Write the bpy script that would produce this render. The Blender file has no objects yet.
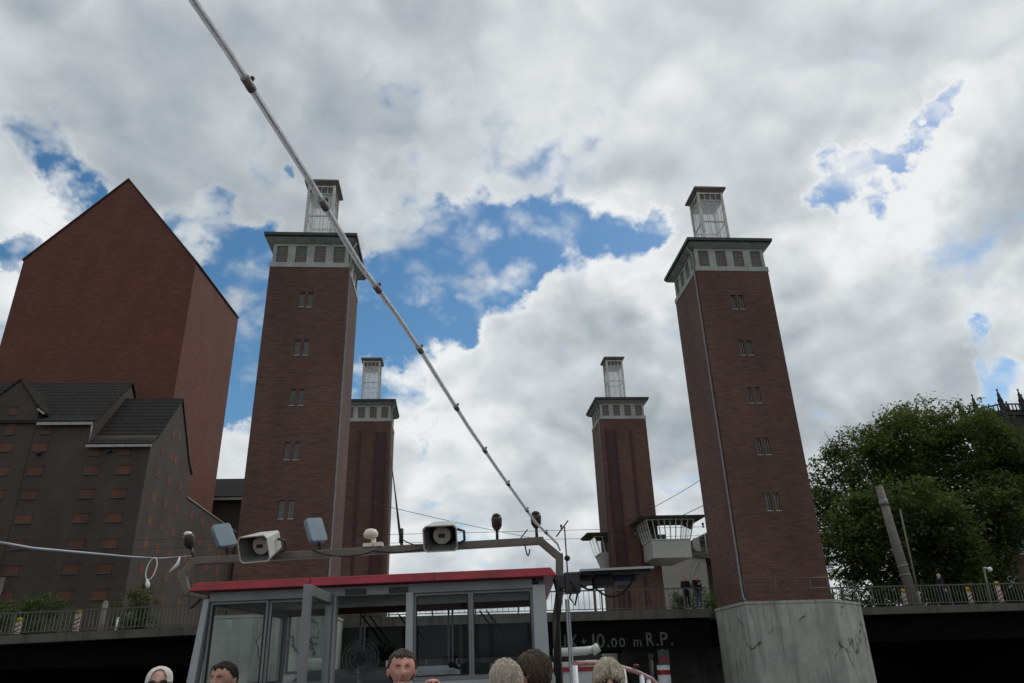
import bpy, bmesh, math, random
from mathutils import Vector, Matrix, noise
random.seed(7)
R = math.radians
scn = bpy.context.scene
col = scn.collection

# ------------------------------------------------------------------ helpers
class MB:
    """collects shapes, builds ONE mesh object"""
    def __init__(s): s.v = []; s.f = []; s.sm = []
    def add(s, vs, fs, smooth=False):
        b = len(s.v); s.v.extend([tuple(v) for v in vs])
        for f in fs: s.f.append(tuple(b + i for i in f)); s.sm.append(smooth)
        return s
    def box(s, x0, x1, y0, y1, z0, z1):
        vs = [(x, y, z) for z in (z0, z1) for y in (y0, y1) for x in (x0, x1)]
        return s.add(vs, [(0,2,3,1),(4,5,7,6),(0,1,5,4),(1,3,7,5),(3,2,6,7),(2,0,4,6)])
    def frustum(s, x0, x1, y0, y1, z0, X0, X1, Y0, Y1, z1):
        vs = [(x0,y0,z0),(x1,y0,z0),(x0,y1,z0),(x1,y1,z0),(X0,Y0,z1),(X1,Y0,z1),(X0,Y1,z1),(X1,Y1,z1)]
        return s.add(vs, [(0,2,3,1),(4,5,7,6),(0,1,5,4),(1,3,7,5),(3,2,6,7),(2,0,4,6)])
    def poly(s, pts): return s.add(pts, [tuple(range(len(pts)))])
    def prism(s, pts, d):
        """extrude polygon pts (3-D) by vector d"""
        n = len(pts); d = Vector(d)
        vs = [Vector(p) for p in pts] + [Vector(p) + d for p in pts]
        fs = [tuple(range(n))[::-1], tuple(range(n, 2*n))] + [(i, (i+1) % n, n+(i+1) % n, n+i) for i in range(n)]
        return s.add(vs, fs)
    def tube(s, pts, rad, n=8, cap=True, smooth=True):
        pts = [Vector(p) for p in pts]
        rads = rad if isinstance(rad, (list, tuple)) else [rad]*len(pts)
        vs = []; prev = None
        for i, p in enumerate(pts):
            t = (pts[min(i+1, len(pts)-1)] - pts[max(i-1, 0)]).normalized()
            if prev is None:
                a = Vector((0,0,1)) if abs(t.z) < .9 else Vector((1,0,0))
                u = t.cross(a).normalized()
            else:
                u = (prev - t*prev.dot(t)).normalized()
            prev = u; w = t.cross(u)
            for k in range(n):
                a = 2*math.pi*k/n
                vs.append(p + (u*math.cos(a) + w*math.sin(a))*rads[i])
        fs = []
        for i in range(len(pts)-1):
            for k in range(n):
                fs.append((i*n+k, i*n+(k+1) % n, (i+1)*n+(k+1) % n, (i+1)*n+k))
        s.add(vs, fs, smooth)
        if cap:
            b = len(s.v) - len(vs)
            s.f.append(tuple(b+k for k in range(n))[::-1]); s.sm.append(False)
            e = b + (len(pts)-1)*n
            s.f.append(tuple(e+k for k in range(n))); s.sm.append(False)
        return s
    def bar(s, a, b, w, h=None):
        """square bar from a to b"""
        h = h or w; a = Vector(a); b = Vector(b); t = (b-a).normalized()
        ref = Vector((0,0,1)) if abs(t.z) < .95 else Vector((0,1,0))
        u = t.cross(ref).normalized()*w/2; v = u.cross(t).normalized()*h/2
        vs = [a-u-v, a+u-v, a+u+v, a-u+v, b-u-v, b+u-v, b+u+v, b-u+v]
        return s.add(vs, [(3,2,1,0),(4,5,6,7),(0,1,5,4),(1,2,6,5),(2,3,7,6),(3,0,4,7)])
    def ball(s, c, r, n=12, m=8, sq=(1,1,1)):
        vs = []; fs = []
        for j in range(m+1):
            t = math.pi*j/m
            for i in range(n):
                a = 2*math.pi*i/n
                vs.append((c[0]+r*sq[0]*math.sin(t)*math.cos(a), c[1]+r*sq[1]*math.sin(t)*math.sin(a), c[2]+r*sq[2]*math.cos(t)))
        for j in range(m):
            for i in range(n):
                fs.append((j*n+i, (j+1)*n+i, (j+1)*n+(i+1) % n, j*n+(i+1) % n))
        return s.add(vs, fs, True)
    def build(s, name, mat, parent=None, bevel=0, world=False):
        me = bpy.data.meshes.new(name)
        v = s.v
        if world and parent is not None:
            inv = wmat(parent).inverted(); v = [tuple(inv @ Vector(p)) for p in v]
        me.from_pydata(v, [], s.f)
        me.polygons.foreach_set('use_smooth', s.sm)
        me.validate(); me.update()
        bm = bmesh.new(); bm.from_mesh(me)
        bmesh.ops.recalc_face_normals(bm, faces=bm.faces)
        bm.to_mesh(me); bm.free()
        if isinstance(mat, (list, tuple)):
            for m in mat: me.materials.append(m)
        else: me.materials.append(mat)
        o = bpy.data.objects.new(name, me); col.objects.link(o)
        if parent is not None: o.parent = parent
        if bevel:
            b = o.modifiers.new('Bevel', 'BEVEL'); b.width = bevel; b.segments = 2; b.limit_method = 'ANGLE'
        return o

def wmat(o):
    m = Matrix.LocRotScale(o.location, o.rotation_euler, o.scale)
    return wmat(o.parent) @ m if o.parent else m
def tag(o, label=None, cat=None, group=None, kind=None):
    if label: o['label'] = label
    if cat: o['category'] = cat
    if group: o['group'] = group
    if kind: o['kind'] = kind
    return o
def thing(name, label, cat, loc=(0,0,0), rz=0, group=None):
    o = bpy.data.objects.new(name, None); col.objects.link(o); o.empty_display_size = .3
    o.location = loc; o.rotation_euler = (0, 0, rz)
    return tag(o, label, cat, group)
def copy_tree(o, parent=None):
    c = o.copy(); col.objects.link(c)
    if parent is not None: c.parent = parent
    for ch in list(o.children): copy_tree(ch, c)
    return c

# ------------------------------------------------------------------ materials
class NT:
    def __init__(s, name):
        s.m = bpy.data.materials.new(name); s.m.use_nodes = True
        s.t = s.m.node_tree; s.t.nodes.clear()
        s.out = s.n('ShaderNodeOutputMaterial')
    def n(s, ty, **kw):
        nd = s.t.nodes.new(ty)
        for k, v in kw.items(): setattr(nd, k, v)
        return nd
    def l(s, a, b): s.t.links.new(a, b)
    def math(s, op, a, b=None, c=None, clamp=False):
        nd = s.n('ShaderNodeMath', operation=op, use_clamp=clamp)
        for i, x in enumerate((a, b, c)):
            if x is None: continue
            if isinstance(x, (int, float)): nd.inputs[i].default_value = x
            else: s.l(x, nd.inputs[i])
        return nd.outputs[0]
    def noise(s, vec, scale, detail=4, rough=.55, dist=0):
        nd = s.n('ShaderNodeTexNoise'); nd.inputs['Scale'].default_value = scale
        nd.inputs['Detail'].default_value = detail; nd.inputs['Roughness'].default_value = rough
        nd.inputs['Distortion'].default_value = dist
        s.l(vec, nd.inputs['Vector']); return nd.outputs['Fac']
    def ramp(s, fac, stops):
        nd = s.n('ShaderNodeValToRGB'); e = nd.color_ramp.elements
        while len(e) < len(stops): e.new(.5)
        for i, (p, c) in enumerate(stops):
            e[i].position = p; e[i].color = (*c, 1) if len(c) == 3 else c
        s.l(fac, nd.inputs[0]); return nd.outputs[0]
    def mix(s, fac, a, b, blend='MIX'):
        nd = s.n('ShaderNodeMix', data_type='RGBA', blend_type=blend)
        for sock, x in ((nd.inputs[0], fac), (nd.inputs[6], a), (nd.inputs[7], b)):
            if isinstance(x, (int, float)): sock.default_value = x
            elif isinstance(x, tuple): sock.default_value = (*x, 1)
            else: s.l(x, sock)
        return nd.outputs[2]
    def obj(s): return s.n('ShaderNodeTexCoord').outputs['Object']
    def pos(s): return s.n('ShaderNodeNewGeometry').outputs['Position']
    def mapping(s, vec, scale=(1,1,1)):
        nd = s.n('ShaderNodeMapping'); nd.inputs['Scale'].default_value = scale; s.l(vec, nd.inputs[0]); return nd.outputs[0]
    def bsdf(s, colr, rough=.7, metal=0, bump=None, bump_s=.3, bump_d=.02, spec=.4):
        b = s.n('ShaderNodeBsdfPrincipled')
        if isinstance(colr, tuple): b.inputs['Base Color'].default_value = (*colr, 1)
        else: s.l(colr, b.inputs['Base Color'])
        if isinstance(rough, (int, float)): b.inputs['Roughness'].default_value = rough
        else: s.l(rough, b.inputs['Roughness'])
        b.inputs['Metallic'].default_value = metal
        b.inputs['Specular IOR Level'].default_value = spec
        if bump is not None:
            bp = s.n('ShaderNodeBump'); bp.inputs['Strength'].default_value = bump_s; bp.inputs['Distance'].default_value = bump_d
            s.l(bump, bp.inputs['Height']); s.l(bp.outputs[0], b.inputs['Normal'])
        s.l(b.outputs[0], s.out.inputs[0]); return b

def plain(name, c, rough=.6, metal=0, var=.25, scale=3., spec=.4, streak=False):
    """painted / worn surface with a bit of dirt"""
    t = NT(name); v = t.pos()
    if streak: v = t.mapping(v, (1, 1, .15))
    n = t.noise(v, scale, 5, .6)
    a = tuple(x*(1-var) for x in c); b = tuple(min(1, x*(1+var)) for x in c)
    cc = t.ramp(n, [(.3, a), (.7, b)])
    n2 = t.noise(t.pos(), scale*6, 3)
    t.bsdf(cc, t.math('MULTIPLY_ADD', n2, .25, rough-.12), metal, n2, .08, .01, spec)
    return t.m

def brick(name, c1, c2, c3, bw=.27, bh=.083, mortar=(.13,.11,.1), big=.35, streak=.5, mort=.012, ss=1.):
    """clinker wall: x+y along the wall, z up, with burnt courses and large mottling"""
    t = NT(name); p = t.pos(); sp = t.n('ShaderNodeSeparateXYZ'); t.l(p, sp.inputs[0])
    u = t.math('ADD', sp.outputs[0], sp.outputs[1]); cb = t.n('ShaderNodeCombineXYZ')
    t.l(u, cb.inputs[0]); t.l(sp.outputs[2], cb.inputs[1])
    br = t.n('ShaderNodeTexBrick'); t.l(cb.outputs[0], br.inputs['Vector'])
    br.inputs['Scale'].default_value = 1; br.inputs['Brick Width'].default_value = bw; br.inputs['Row Height'].default_value = bh
    br.inputs['Mortar Size'].default_value = mort; br.inputs['Color1'].default_value = (*c1, 1); br.inputs['Color2'].default_value = (*c2, 1)
    br.inputs['Mortar'].default_value = (*mortar, 1); br.inputs['Bias'].default_value = -.1
    st = t.noise(t.mapping(cb.outputs[0], (1.1, 8, 1)), 1.1*ss, 6, .75)
    col1 = t.mix(t.ramp(st, [(.48, (0,0,0)), (.66, (streak,)*3)]), br.outputs['Color'], c3)
    st2 = t.noise(t.mapping(cb.outputs[0], (1.4, 9, 1)), 1.7*ss, 5, .7)
    col1 = t.mix(t.ramp(st2, [(.54, (0,0,0)), (.7, (streak*.5,)*3)]), col1, tuple(x*1.7 for x in c1))
    lg = t.noise(t.mapping(p, (1, 1, .45)), .35, 5, .6)
    f = t.ramp(lg, [(.3, (1-big,)*3), (.72, (1+big*.6,)*3)])
    cc = t.mix(1., col1, f, 'MULTIPLY')
    t.bsdf(cc, .72, 0, br.outputs['Fac'], -.35, .01, .3)
    return t.m

def concrete(name, c, stain=.5, crack=True, board=False):
    t = NT(name); p = t.pos()
    n = t.noise(p, 1.3, 8, .62); cc = t.ramp(n, [(.3, tuple(x*.72 for x in c)), (.7, tuple(x*1.12 for x in c))])
    s = t.noise(t.mapping(p, (1.3, 1.3, .1)), 1.9, 7, .7)
    cc = t.mix(t.math('MULTIPLY', t.ramp(s, [(.50, (0,0,0)), (.72, (1,1,1))]), stain), cc, tuple(x*.22 for x in c))
    n3 = t.noise(p, 22, 3)
    h = n3
    if crack:
        w = t.noise(p, .9, 3); wv = t.n('ShaderNodeMix', data_type='VECTOR'); wv.inputs[0].default_value = .25
        nz = t.n('ShaderNodeTexNoise'); nz.inputs['Scale'].default_value = 1.4; nz.inputs['Detail'].default_value = 5; t.l(p, nz.inputs['Vector'])
        t.l(t.mapping(p, (.42, .42, .28)), wv.inputs[4]); t.l(nz.outputs['Color'], wv.inputs[5])
        vo = t.n('ShaderNodeTexVoronoi', feature='DISTANCE_TO_EDGE'); vo.inputs['Scale'].default_value = 1.1; t.l(wv.outputs[1], vo.inputs['Vector'])
        line = t.ramp(vo.outputs['Distance'], [(.0, (1,1,1)), (.014, (0,0,0))])
        gate = t.ramp(t.noise(p, .8, 3), [(.48, (0,0,0)), (.56, (1,1,1))])
        cc = t.mix(t.math('MULTIPLY', line, gate), cc, (.012, .011, .01))
    if board:
        sp = t.n('ShaderNodeSeparateXYZ'); t.l(p, sp.inputs[0])
        fr = t.math('FRACT', t.math('MULTIPLY', sp.outputs[2], 3.2))
        bl = t.ramp(fr, [(0, (.8,.8,.8)), (.06, (1,1,1))]); cc = t.mix(.35, cc, bl, 'MULTIPLY')
    t.bsdf(cc, .85, 0, h, .25, .02, .25)
    return t.m

def glass(name, tint=(.8,.86,.86), refl=.12, alpha=.9, dirt=0.):
    t = NT(name)
    tr = t.n('ShaderNodeBsdfTransparent'); tr.inputs[0].default_value = (*[x*alpha for x in tint], 1)
    gl = t.n('ShaderNodeBsdfGlossy'); gl.inputs['Roughness'].default_value = .02
    fr = t.n('ShaderNodeFresnel'); fr.inputs['IOR'].default_value = 1.2
    f = t.math('ADD', fr.outputs[0], refl, clamp=True)
    mx = t.n('ShaderNodeMixShader'); t.l(f, mx.inputs[0]); t.l(tr.outputs[0], mx.inputs[1]); t.l(gl.outputs[0], mx.inputs[2])
    last = mx.outputs[0]
    if dirt:
        df = t.n('ShaderNodeBsdfDiffuse'); df.inputs[0].default_value = (.35,.37,.36,1)
        n = t.noise(t.mapping(t.pos(), (3, 3, 1)), 2.2, 6, .7)
        m2 = t.n('ShaderNodeMixShader'); t.l(t.math('MULTIPLY', t.ramp(n, [(.4, (.15,)*3), (.7, (1,)*3)]), dirt), m2.inputs[0])
        t.l(last, m2.inputs[1]); t.l(df.outputs[0], m2.inputs[2]); last = m2.outputs[0]
    t.l(last, t.out.inputs[0]); return t.m

def leafmat(name, c1, c2, c3):
    t = NT(name); p = t.pos()
    n = t.noise(p, .35, 3); n2 = t.noise(p, 4.5, 2)
    f = t.math('ADD', t.math('MULTIPLY', n, .55), t.math('MULTIPLY', n2, .45))
    cc = t.ramp(f, [(.33, c1), (.5, c2), (.66, c3)])
    d = t.n('ShaderNodeBsdfDiffuse'); tl = t.n('ShaderNodeBsdfTranslucent'); gl = t.n('ShaderNodeBsdfGlossy'); gl.inputs['Roughness'].default_value = .45
    t.l(cc, d.inputs[0]); t.l(t.mix(.5, cc, (.16, .20, .03)), tl.inputs[0]); gl.inputs[0].default_value = (.5,.5,.5,1)
    m = t.n('ShaderNodeMixShader'); m.inputs[0].default_value = .4; t.l(d.outputs[0], m.inputs[1]); t.l(tl.outputs[0], m.inputs[2])
    m2 = t.n('ShaderNodeMixShader'); m2.inputs[0].default_value = .05; t.l(m.outputs[0], m2.inputs[1]); t.l(gl.outputs[0], m2.inputs[2])
    t.l(m2.outputs[0], t.out.inputs[0]); return t.m

def roofmat(name, c, course=.42):
    t = NT(name); p = t.pos(); sp = t.n('ShaderNodeSeparateXYZ'); t.l(p, sp.inputs[0])
    fr = t.math('FRACT', t.math('MULTIPLY', sp.outputs[2], 1/course))
    n = t.noise(p, 1.2, 5); cc = t.ramp(n, [(.3, tuple(x*.7 for x in c)), (.7, tuple(x*1.3 for x in c))])
    cc = t.mix(t.ramp(fr, [(.0, (.9,)*3), (.2, (.9,)*3), (.3, (0,0,0))]), cc, tuple(x*2.3 for x in c))
    t.bsdf(cc, .85, 0, fr, .8, .06, .12); return t.m

def louvre(name, c):
    t = NT(name); p = t.pos(); sp = t.n('ShaderNodeSeparateXYZ'); t.l(p, sp.inputs[0])
    fr = t.math('FRACT', t.math('MULTIPLY', sp.outputs[2], 11)); n = t.noise(p, 3, 4)
    cc = t.mix(t.ramp(fr, [(.35, (0,0,0)), (.55, (.8,.8,.8))]), t.ramp(n, [(.3, c), (.7, tuple(x*1.4 for x in c))]), tuple(x*.35 for x in c))
    t.bsdf(cc, .7, 0, fr, .6, .03); return t.m

def milky(name):
    t = NT(name); n = t.noise(t.mapping(t.pos(), (4, 4, .6)), 1.3, 3)
    tr = t.n('ShaderNodeBsdfTransparent'); tr.inputs[0].default_value = (.99,.995,1,1)
    tl = t.n('ShaderNodeBsdfTranslucent'); tl.inputs[0].default_value = (.95,.96,.97,1)
    df = t.n('ShaderNodeBsdfDiffuse'); df.inputs[0].default_value = (.78,.8,.8,1)
    m0 = t.n('ShaderNodeMixShader'); m0.inputs[0].default_value = .4; t.l(tl.outputs[0], m0.inputs[1]); t.l(df.outputs[0], m0.inputs[2])
    m = t.n('ShaderNodeMixShader'); t.l(t.ramp(n, [(.3, (.66,)*3), (.75, (.78,)*3)]), m.inputs[0]); t.l(m0.outputs[0], m.inputs[1]); t.l(tr.outputs[0], m.inputs[2])
    gl = t.n('ShaderNodeBsdfGlossy'); gl.inputs['Roughness'].default_value = .08
    m2 = t.n('ShaderNodeMixShader'); m2.inputs[0].default_value = .06; t.l(m.outputs[0], m2.inputs[1]); t.l(gl.outputs[0], m2.inputs[2])
    t.l(m2.outputs[0], t.out.inputs[0]); return t.m

def skinmat(name, c):
    t = NT(name); p = t.obj(); n = t.noise(p, 14, 4); n2 = t.noise(p, 60, 3)
    cc = t.ramp(n, [(.32, (c[0]*.8, c[1]*.62, c[2]*.6)), (.68, c)])
    b = t.bsdf(cc, .5, 0, n2, .15, .002, .4)
    b.inputs['Subsurface Weight'].default_value = .12; b.inputs['Subsurface Radius'].default_value = (.01,.004,.002)
    return t.m
def hairmat(name, c1, c2):
    t = NT(name); n = t.noise(t.mapping(t.obj(), (22, 22, 5)), 3.5, 5, .7)
    t.bsdf(t.ramp(n, [(.35, c1), (.65, c2)]), .5, 0, None, spec=.3); return t.m
def cloth(name, c):
    t = NT(name); n = t.noise(t.obj(), 9, 5, .6); n2 = t.noise(t.obj(), 260, 2)
    t.bsdf(t.ramp(n, [(.3, tuple(x*.75 for x in c)), (.7, tuple(x*1.15 for x in c))]), .85, 0, n2, .2, .002, .2); return t.m

M = {}
M['clinker'] = brick('clinker_brick', (.152,.058,.037), (.096,.041,.029), (.036,.026,.023), mortar=(.11,.08,.065), big=.3, streak=.85, mort=.014)
M['archive'] = brick('archive_brick', (.150,.050,.031), (.105,.037,.025), (.072,.030,.023), bw=.7, bh=.22, mortar=(.085,.042,.033), big=.2, streak=.7, ss=.3)
M['darkbrick'] = brick('sooty_brick', (.078,.055,.045), (.054,.041,.035), (.034,.029,.027), mortar=(.058,.048,.042), big=.28, streak=.4)
M['infill'] = brick('orange_brick_infill', (.165,.060,.030), (.125,.048,.027), (.07,.036,.026), mortar=(.10,.06,.045), big=.4, streak=.45)
M['rustbrick'] = brick('right_house_brick', (.15,.062,.045), (.12,.05,.04), (.09,.04,.03))
M['pier'] = concrete('weathered_concrete', (.36,.36,.325), .7, True, True)
M['slab'] = concrete('stained_slab_concrete', (.115,.107,.092), .85, False)
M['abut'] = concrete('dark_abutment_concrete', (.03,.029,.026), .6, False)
M['band'] = concrete('pale_band_concrete', (.38,.39,.36), .25, False)
M['copper'] = plain('dark_gutter_metal', (.055,.06,.055), .5, .2)
M['soffit'] = plain('soffit_boards', (.30,.31,.29), .7)
M['louvre'] = louvre('grey_louvre', (.17,.155,.14))
M['lframe'] = plain('pale_lantern_metal', (.50,.49,.44), .55, 0, .3)
M['milky'] = milky('lantern_glazing')
M['lcap'] = plain('weathered_cap_metal', (.16,.145,.125), .6, .1)
M['zinc'] = plain('zinc_pipe', (.20,.20,.195), .45, .4)
M['winframe'] = plain('white_window_paint', (.55,.55,.52), .5)
M['slitframe'] = plain('worn_slit_window_frame', (.46,.46,.43), .6)
M['darkglass'] = NT('dark_window_glass'); M['darkglass'].bsdf((.015,.018,.02), .08, 0, spec=.7); M['darkglass'] = M['darkglass'].m
M['redsteel'] = plain('oxide_red_steel', (.048,.014,.015), .55)
M['roof'] = roofmat('dark_roof_sheeting', (.021,.021,.020), .62)
M['gutter'] = plain('pale_gutter', (.30,.30,.285), .5, .2)
M['girder'] = plain('black_girder_paint', (.006,.0062,.006), .9, 0, .35, spec=.05)
M['letter'] = plain('faded_white_lettering', (.10,.10,.095), .9, 0, .5, 4., spec=.1)
M['rail'] = plain('grey_rail_paint', (.085,.085,.075), .5, .1)
M['litrail'] = plain('lit_rail_paint', (.15,.155,.125), .6, .05)  # paler copy of the rail paint: light on the approach bars painted in
M['asphalt'] = plain('asphalt', (.05,.05,.05), .9, 0, .3, 2.)
M['paving'] = plain('quay_paving', (.13,.125,.115), .9, 0, .3, 1.)
M['grass'] = plain('grass_ground', (.05,.07,.025), .95, 0, .4, .5)
M['white'] = plain('white_boat_paint', (.72,.73,.73), .35, 0, .06)
M['shadewhite'] = plain('shaded_white_paint', (.40,.41,.41), .5, 0, .15)  # darker copy of the boat white, with shade put into the colour
M['boatred'] = plain('red_boat_paint', (.235,.008,.02), .42, 0, .35, 4., streak=False)
M['alu'] = plain('grey_aluminium_frame', (.20,.21,.215), .42, .3, .12)
M['palealu'] = plain('pale_grey_frame_paint', (.36,.385,.40), .4, .1, .1)
M['beam'] = plain('dull_beige_mast_paint', (.14,.122,.10), .5, .1, .25, 6.)
M['black'] = plain('black_rubber', (.012,.012,.012), .6)
M['dark'] = plain('dark_grey_plastic', (.035,.035,.037), .5)
M['hornwhite'] = plain('horn_grey_plastic', (.50,.50,.46), .45, 0, .12, 9.)
M['plate'] = plain('blue_grey_floodlight', (.15,.20,.24), .4, .2, .12, 5.)
M['lampmetal'] = plain('dark_lamp_body', (.05,.042,.038), .4, .4)
M['lens'] = plain('lamp_lens', (.75,.74,.68), .2)
M['radome'] = plain('cream_radome', (.72,.66,.56), .45, 0, .06)
M['wood'] = plain('brown_wood_trim', (.10,.062,.032), .5, 0, .3, 6.)
M['cabin_in'] = plain('cabin_lining', (.14,.14,.135), .7)
M['deckred'] = plain('deck_paint', (.16,.09,.08), .8)
M['clear'] = glass('wheelhouse_glass', (.9,.93,.93), .002, .985)
M['murky'] = glass('dirty_wheelhouse_glass', (.86,.92,.90), .004, .975, .03)
t = NT('clear_tube_plastic'); n_ = t.noise(t.pos(), 40, 4)
tr_ = t.n('ShaderNodeBsdfTransparent'); tr_.inputs[0].default_value = (.9,.92,.94,1); tl_ = t.n('ShaderNodeBsdfTranslucent'); tl_.inputs[0].default_value = (.9,.93,.96,1)
pb_ = t.n('ShaderNodeBsdfPrincipled'); pb_.inputs['Base Color'].default_value = (.74,.77,.80,1); pb_.inputs['Roughness'].default_value = .2
m1_ = t.n('ShaderNodeMixShader'); t.l(t.ramp(n_, [(.4, (.2,)*3), (.62, (.75,)*3)]), m1_.inputs[0]); t.l(tr_.outputs[0], m1_.inputs[1]); t.l(tl_.outputs[0], m1_.inputs[2])
m2_ = t.n('ShaderNodeMixShader'); m2_.inputs[0].default_value = .38; t.l(m1_.outputs[0], m2_.inputs[1]); t.l(pb_.outputs[0], m2_.inputs[2]); t.l(m2_.outputs[0], t.out.inputs[0]); M['tubeplastic'] = t.m
M['hornshade'] = plain('horn_inner_shade', (.15,.155,.15), .6, 0, .1, 9.)  # darker copy of the horn grey: shade inside the horn put into the colour
M['stone'] = plain('black_church_stone', (.035,.032,.032), .9, 0, .4)
M['bark'] = plain('bark', (.05,.042,.035), .9, 0, .4, 5.)
M['polegrey'] = plain('weathered_pole_concrete', (.17,.155,.135), .85, 0, .2, 2.)
M['plaster'] = plain('beige_plaster', (.34,.31,.28), .9, 0, .1)
M['yellow'] = plain('yellow_plastic', (.55,.32,.02), .5)
M['ctrlwhite'] = plain('cream_control_cabin_paint', (.42,.42,.38), .55, 0, .1)
M['leaf'] = leafmat('plane_leaves', (.032,.052,.014), (.062,.095,.024), (.105,.145,.036))
M['leaf2'] = leafmat('dark_leaves', (.024,.042,.013), (.045,.074,.02), (.078,.112,.03))
M['hedge'] = leafmat('hedge_leaves', (.018,.04,.008), (.04,.08,.014), (.07,.12,.022))
# water
t = NT('harbour_water'); n = t.noise(t.mapping(t.pos(), (1, .6, 1)), 1.6, 5, .6)
t.bsdf((.022,.028,.022), .06, 0, n, .35, .12, .5); M['water'] = t.m

# ------------------------------------------------------------------ world: nishita sky with broken cloud
CZ, F, PI_, RO, YA = 4.6, 726.21, .4159, -.0327, .0888
f0 = Vector((math.sin(YA), math.cos(YA), 0)); r0 = Vector((math.cos(YA), -math.sin(YA), 0)); u0 = Vector((0,0,1))
SUN_AZ, SUN_EL = R(62), R(52)         # azimuth from +Y towards +X
w = bpy.data.worlds.new('World'); scn.world = w; w.use_nodes = True
def build_world():
    t = NT.__new__(NT); t.t = w.node_tree; t.t.nodes.clear()
    out = t.n('ShaderNodeOutputWorld'); bg = t.n('ShaderNodeBackground'); bg.inputs['Strength'].default_value = .1
    sky = t.n('ShaderNodeTexSky', sky_type='NISHITA'); sky.sun_disc = False
    sky.sun_elevation = SUN_EL; sky.sun_rotation = SUN_AZ; sky.air_density = 1.; sky.dust_density = .8; sky.ozone_density = 1.5
    d = t.n('ShaderNodeTexCoord').outputs['Generated']
    nrm = t.n('ShaderNodeVectorMath', operation='NORMALIZE'); t.l(d, nrm.inputs[0]); d = nrm.outputs[0]
    sp = t.n('ShaderNodeSeparateXYZ'); t.l(d, sp.inputs[0])
    # cloud deck: direction projected on a curved layer, so clouds shrink towards the horizon
    k = t.math('DIVIDE', 1., t.math('ADD', t.math('MAXIMUM', sp.outputs[2], 0.), .7))
    def layer(scale_k):
        vm = t.n('ShaderNodeVectorMath', operation='SCALE'); t.l(d, vm.inputs[0]); t.l(t.math('MULTIPLY', k, scale_k), vm.inputs['Scale']); return vm.outputs[0]
    p0 = layer(1.4); p1 = layer(1.4*.965)
    def billow(p, s):
        acc = None
        for i in range(4):
            n = t.noise(p, s*2.1**i, 0, .5, .35 if i == 0 else .15)
            n = t.math('MULTIPLY', t.math('ABSOLUTE', t.math('SUBTRACT', n, .5)), 2.4*.52**i)
            acc = n if acc is None else t.math('ADD', acc, n)
        return acc
    def density(p):
        a = t.noise(p, 3.4, 8, .56, .1); c = billow(p, 7.)
        return t.math('ADD', t.math('MULTIPLY', t.math('SUBTRACT', a, .5), 2.0), t.math('MULTIPLY', t.math('SUBTRACT', c, .55), .55))
    n0 = density(p0); n1 = density(p1); lowf = t.noise(p0, 1.5, 4, .5, 0); fine = t.noise(p0, 11, 6, .6)
    wn = t.n('ShaderNodeTexNoise'); wn.inputs['Scale'].default_value = 5.5; wn.inputs['Detail'].default_value = 7; wn.inputs['Roughness'].default_value = .6; t.l(d, wn.inputs['Vector'])
    wo = t.n('ShaderNodeVectorMath', operation='SUBTRACT'); t.l(wn.outputs['Color'], wo.inputs[0]); wo.inputs[1].default_value = (.5,.5,.5)
    wd = t.n('ShaderNodeVectorMath', operation='MULTIPLY_ADD'); t.l(wo.outputs[0], wd.inputs[0]); wd.inputs[1].default_value = (.30,.30,.30); t.l(d, wd.inputs[2])
    dn = t.n('ShaderNodeVectorMath', operation='NORMALIZE'); t.l(wd.outputs[0], dn.inputs[0])
    def blobs(lst):
        acc = None
        for (v, r, wt) in lst:
            dp = t.n('ShaderNodeVectorMath', operation='DOT_PRODUCT'); t.l(dn.outputs[0], dp.inputs[0]); dp.inputs[1].default_value = v
            mr = t.n('ShaderNodeMapRange', interpolation_type='SMOOTHSTEP')
            mr.inputs['From Min'].default_value = math.cos(r*1.35); mr.inputs['From Max'].default_value = math.cos(r*.1)
            mr.inputs['To Min'].default_value = 0; mr.inputs['To Max'].default_value = wt
            t.l(dp.outputs['Value'], mr.inputs['Value'])
            acc = mr.outputs[0] if acc is None else t.math('ADD', acc, mr.outputs[0])
        return acc
    gap = blobs(GAPS); brt = blobs(BRIGHT)
    dens = t.math('SUBTRACT', t.math('MULTIPLY_ADD', n0, 1.15, .70), t.math('MULTIPLY', t.math('MINIMUM', gap, .46), 1.75))
    cov = t.n('ShaderNodeMapRange', interpolation_type='SMOOTHSTEP'); cov.inputs['From Min'].default_value = -.14; cov.inputs['From Max'].default_value = .50
    t.l(dens, cov.inputs['Value']); cov = cov.outputs[0]
    # shading: sunlit upper edges, grey bellies
    def soft(p): return t.math('ADD', t.noise(p, 2.6, 3.5, .5, .2), t.math('MULTIPLY', billow2(p, 4.5), .3))
    def billow2(p, s):
        acc = None
        for i in range(2):
            n = t.math('MULTIPLY', t.math('ABSOLUTE', t.math('SUBTRACT', t.noise(p, s*2.1**i, 0, .5, .4), .5)), 2.4*.5**i)
            acc = n if acc is None else t.math('ADD', acc, n)
        return acc
    lit = t.math('MULTIPLY', t.math('SUBTRACT', soft(p0), soft(p1)), 1.0)
    edge = t.n('ShaderNodeMapRange', interpolation_type='SMOOTHSTEP'); edge.inputs['From Min'].default_value = .1; edge.inputs['From Max'].default_value = .75
    edge.inputs['To Min'].default_value = .16; edge.inputs['To Max'].default_value = -.03; t.l(dens, edge.inputs['Value'])
    b = t.math('ADD', t.math('ADD', t.math('MULTIPLY_ADD', t.math('SUBTRACT', lowf, .5), -.8, .725), lit), t.math('ADD', edge.outputs[0], t.math('MULTIPLY', brt, .85)))
    b = t.math('ADD', b, t.math('ADD', t.math('MULTIPLY', t.math('SUBTRACT', fine, .5), .10), t.math('MULTIPLY', t.math('SUBTRACT', n0, n1), .17)))
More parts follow.
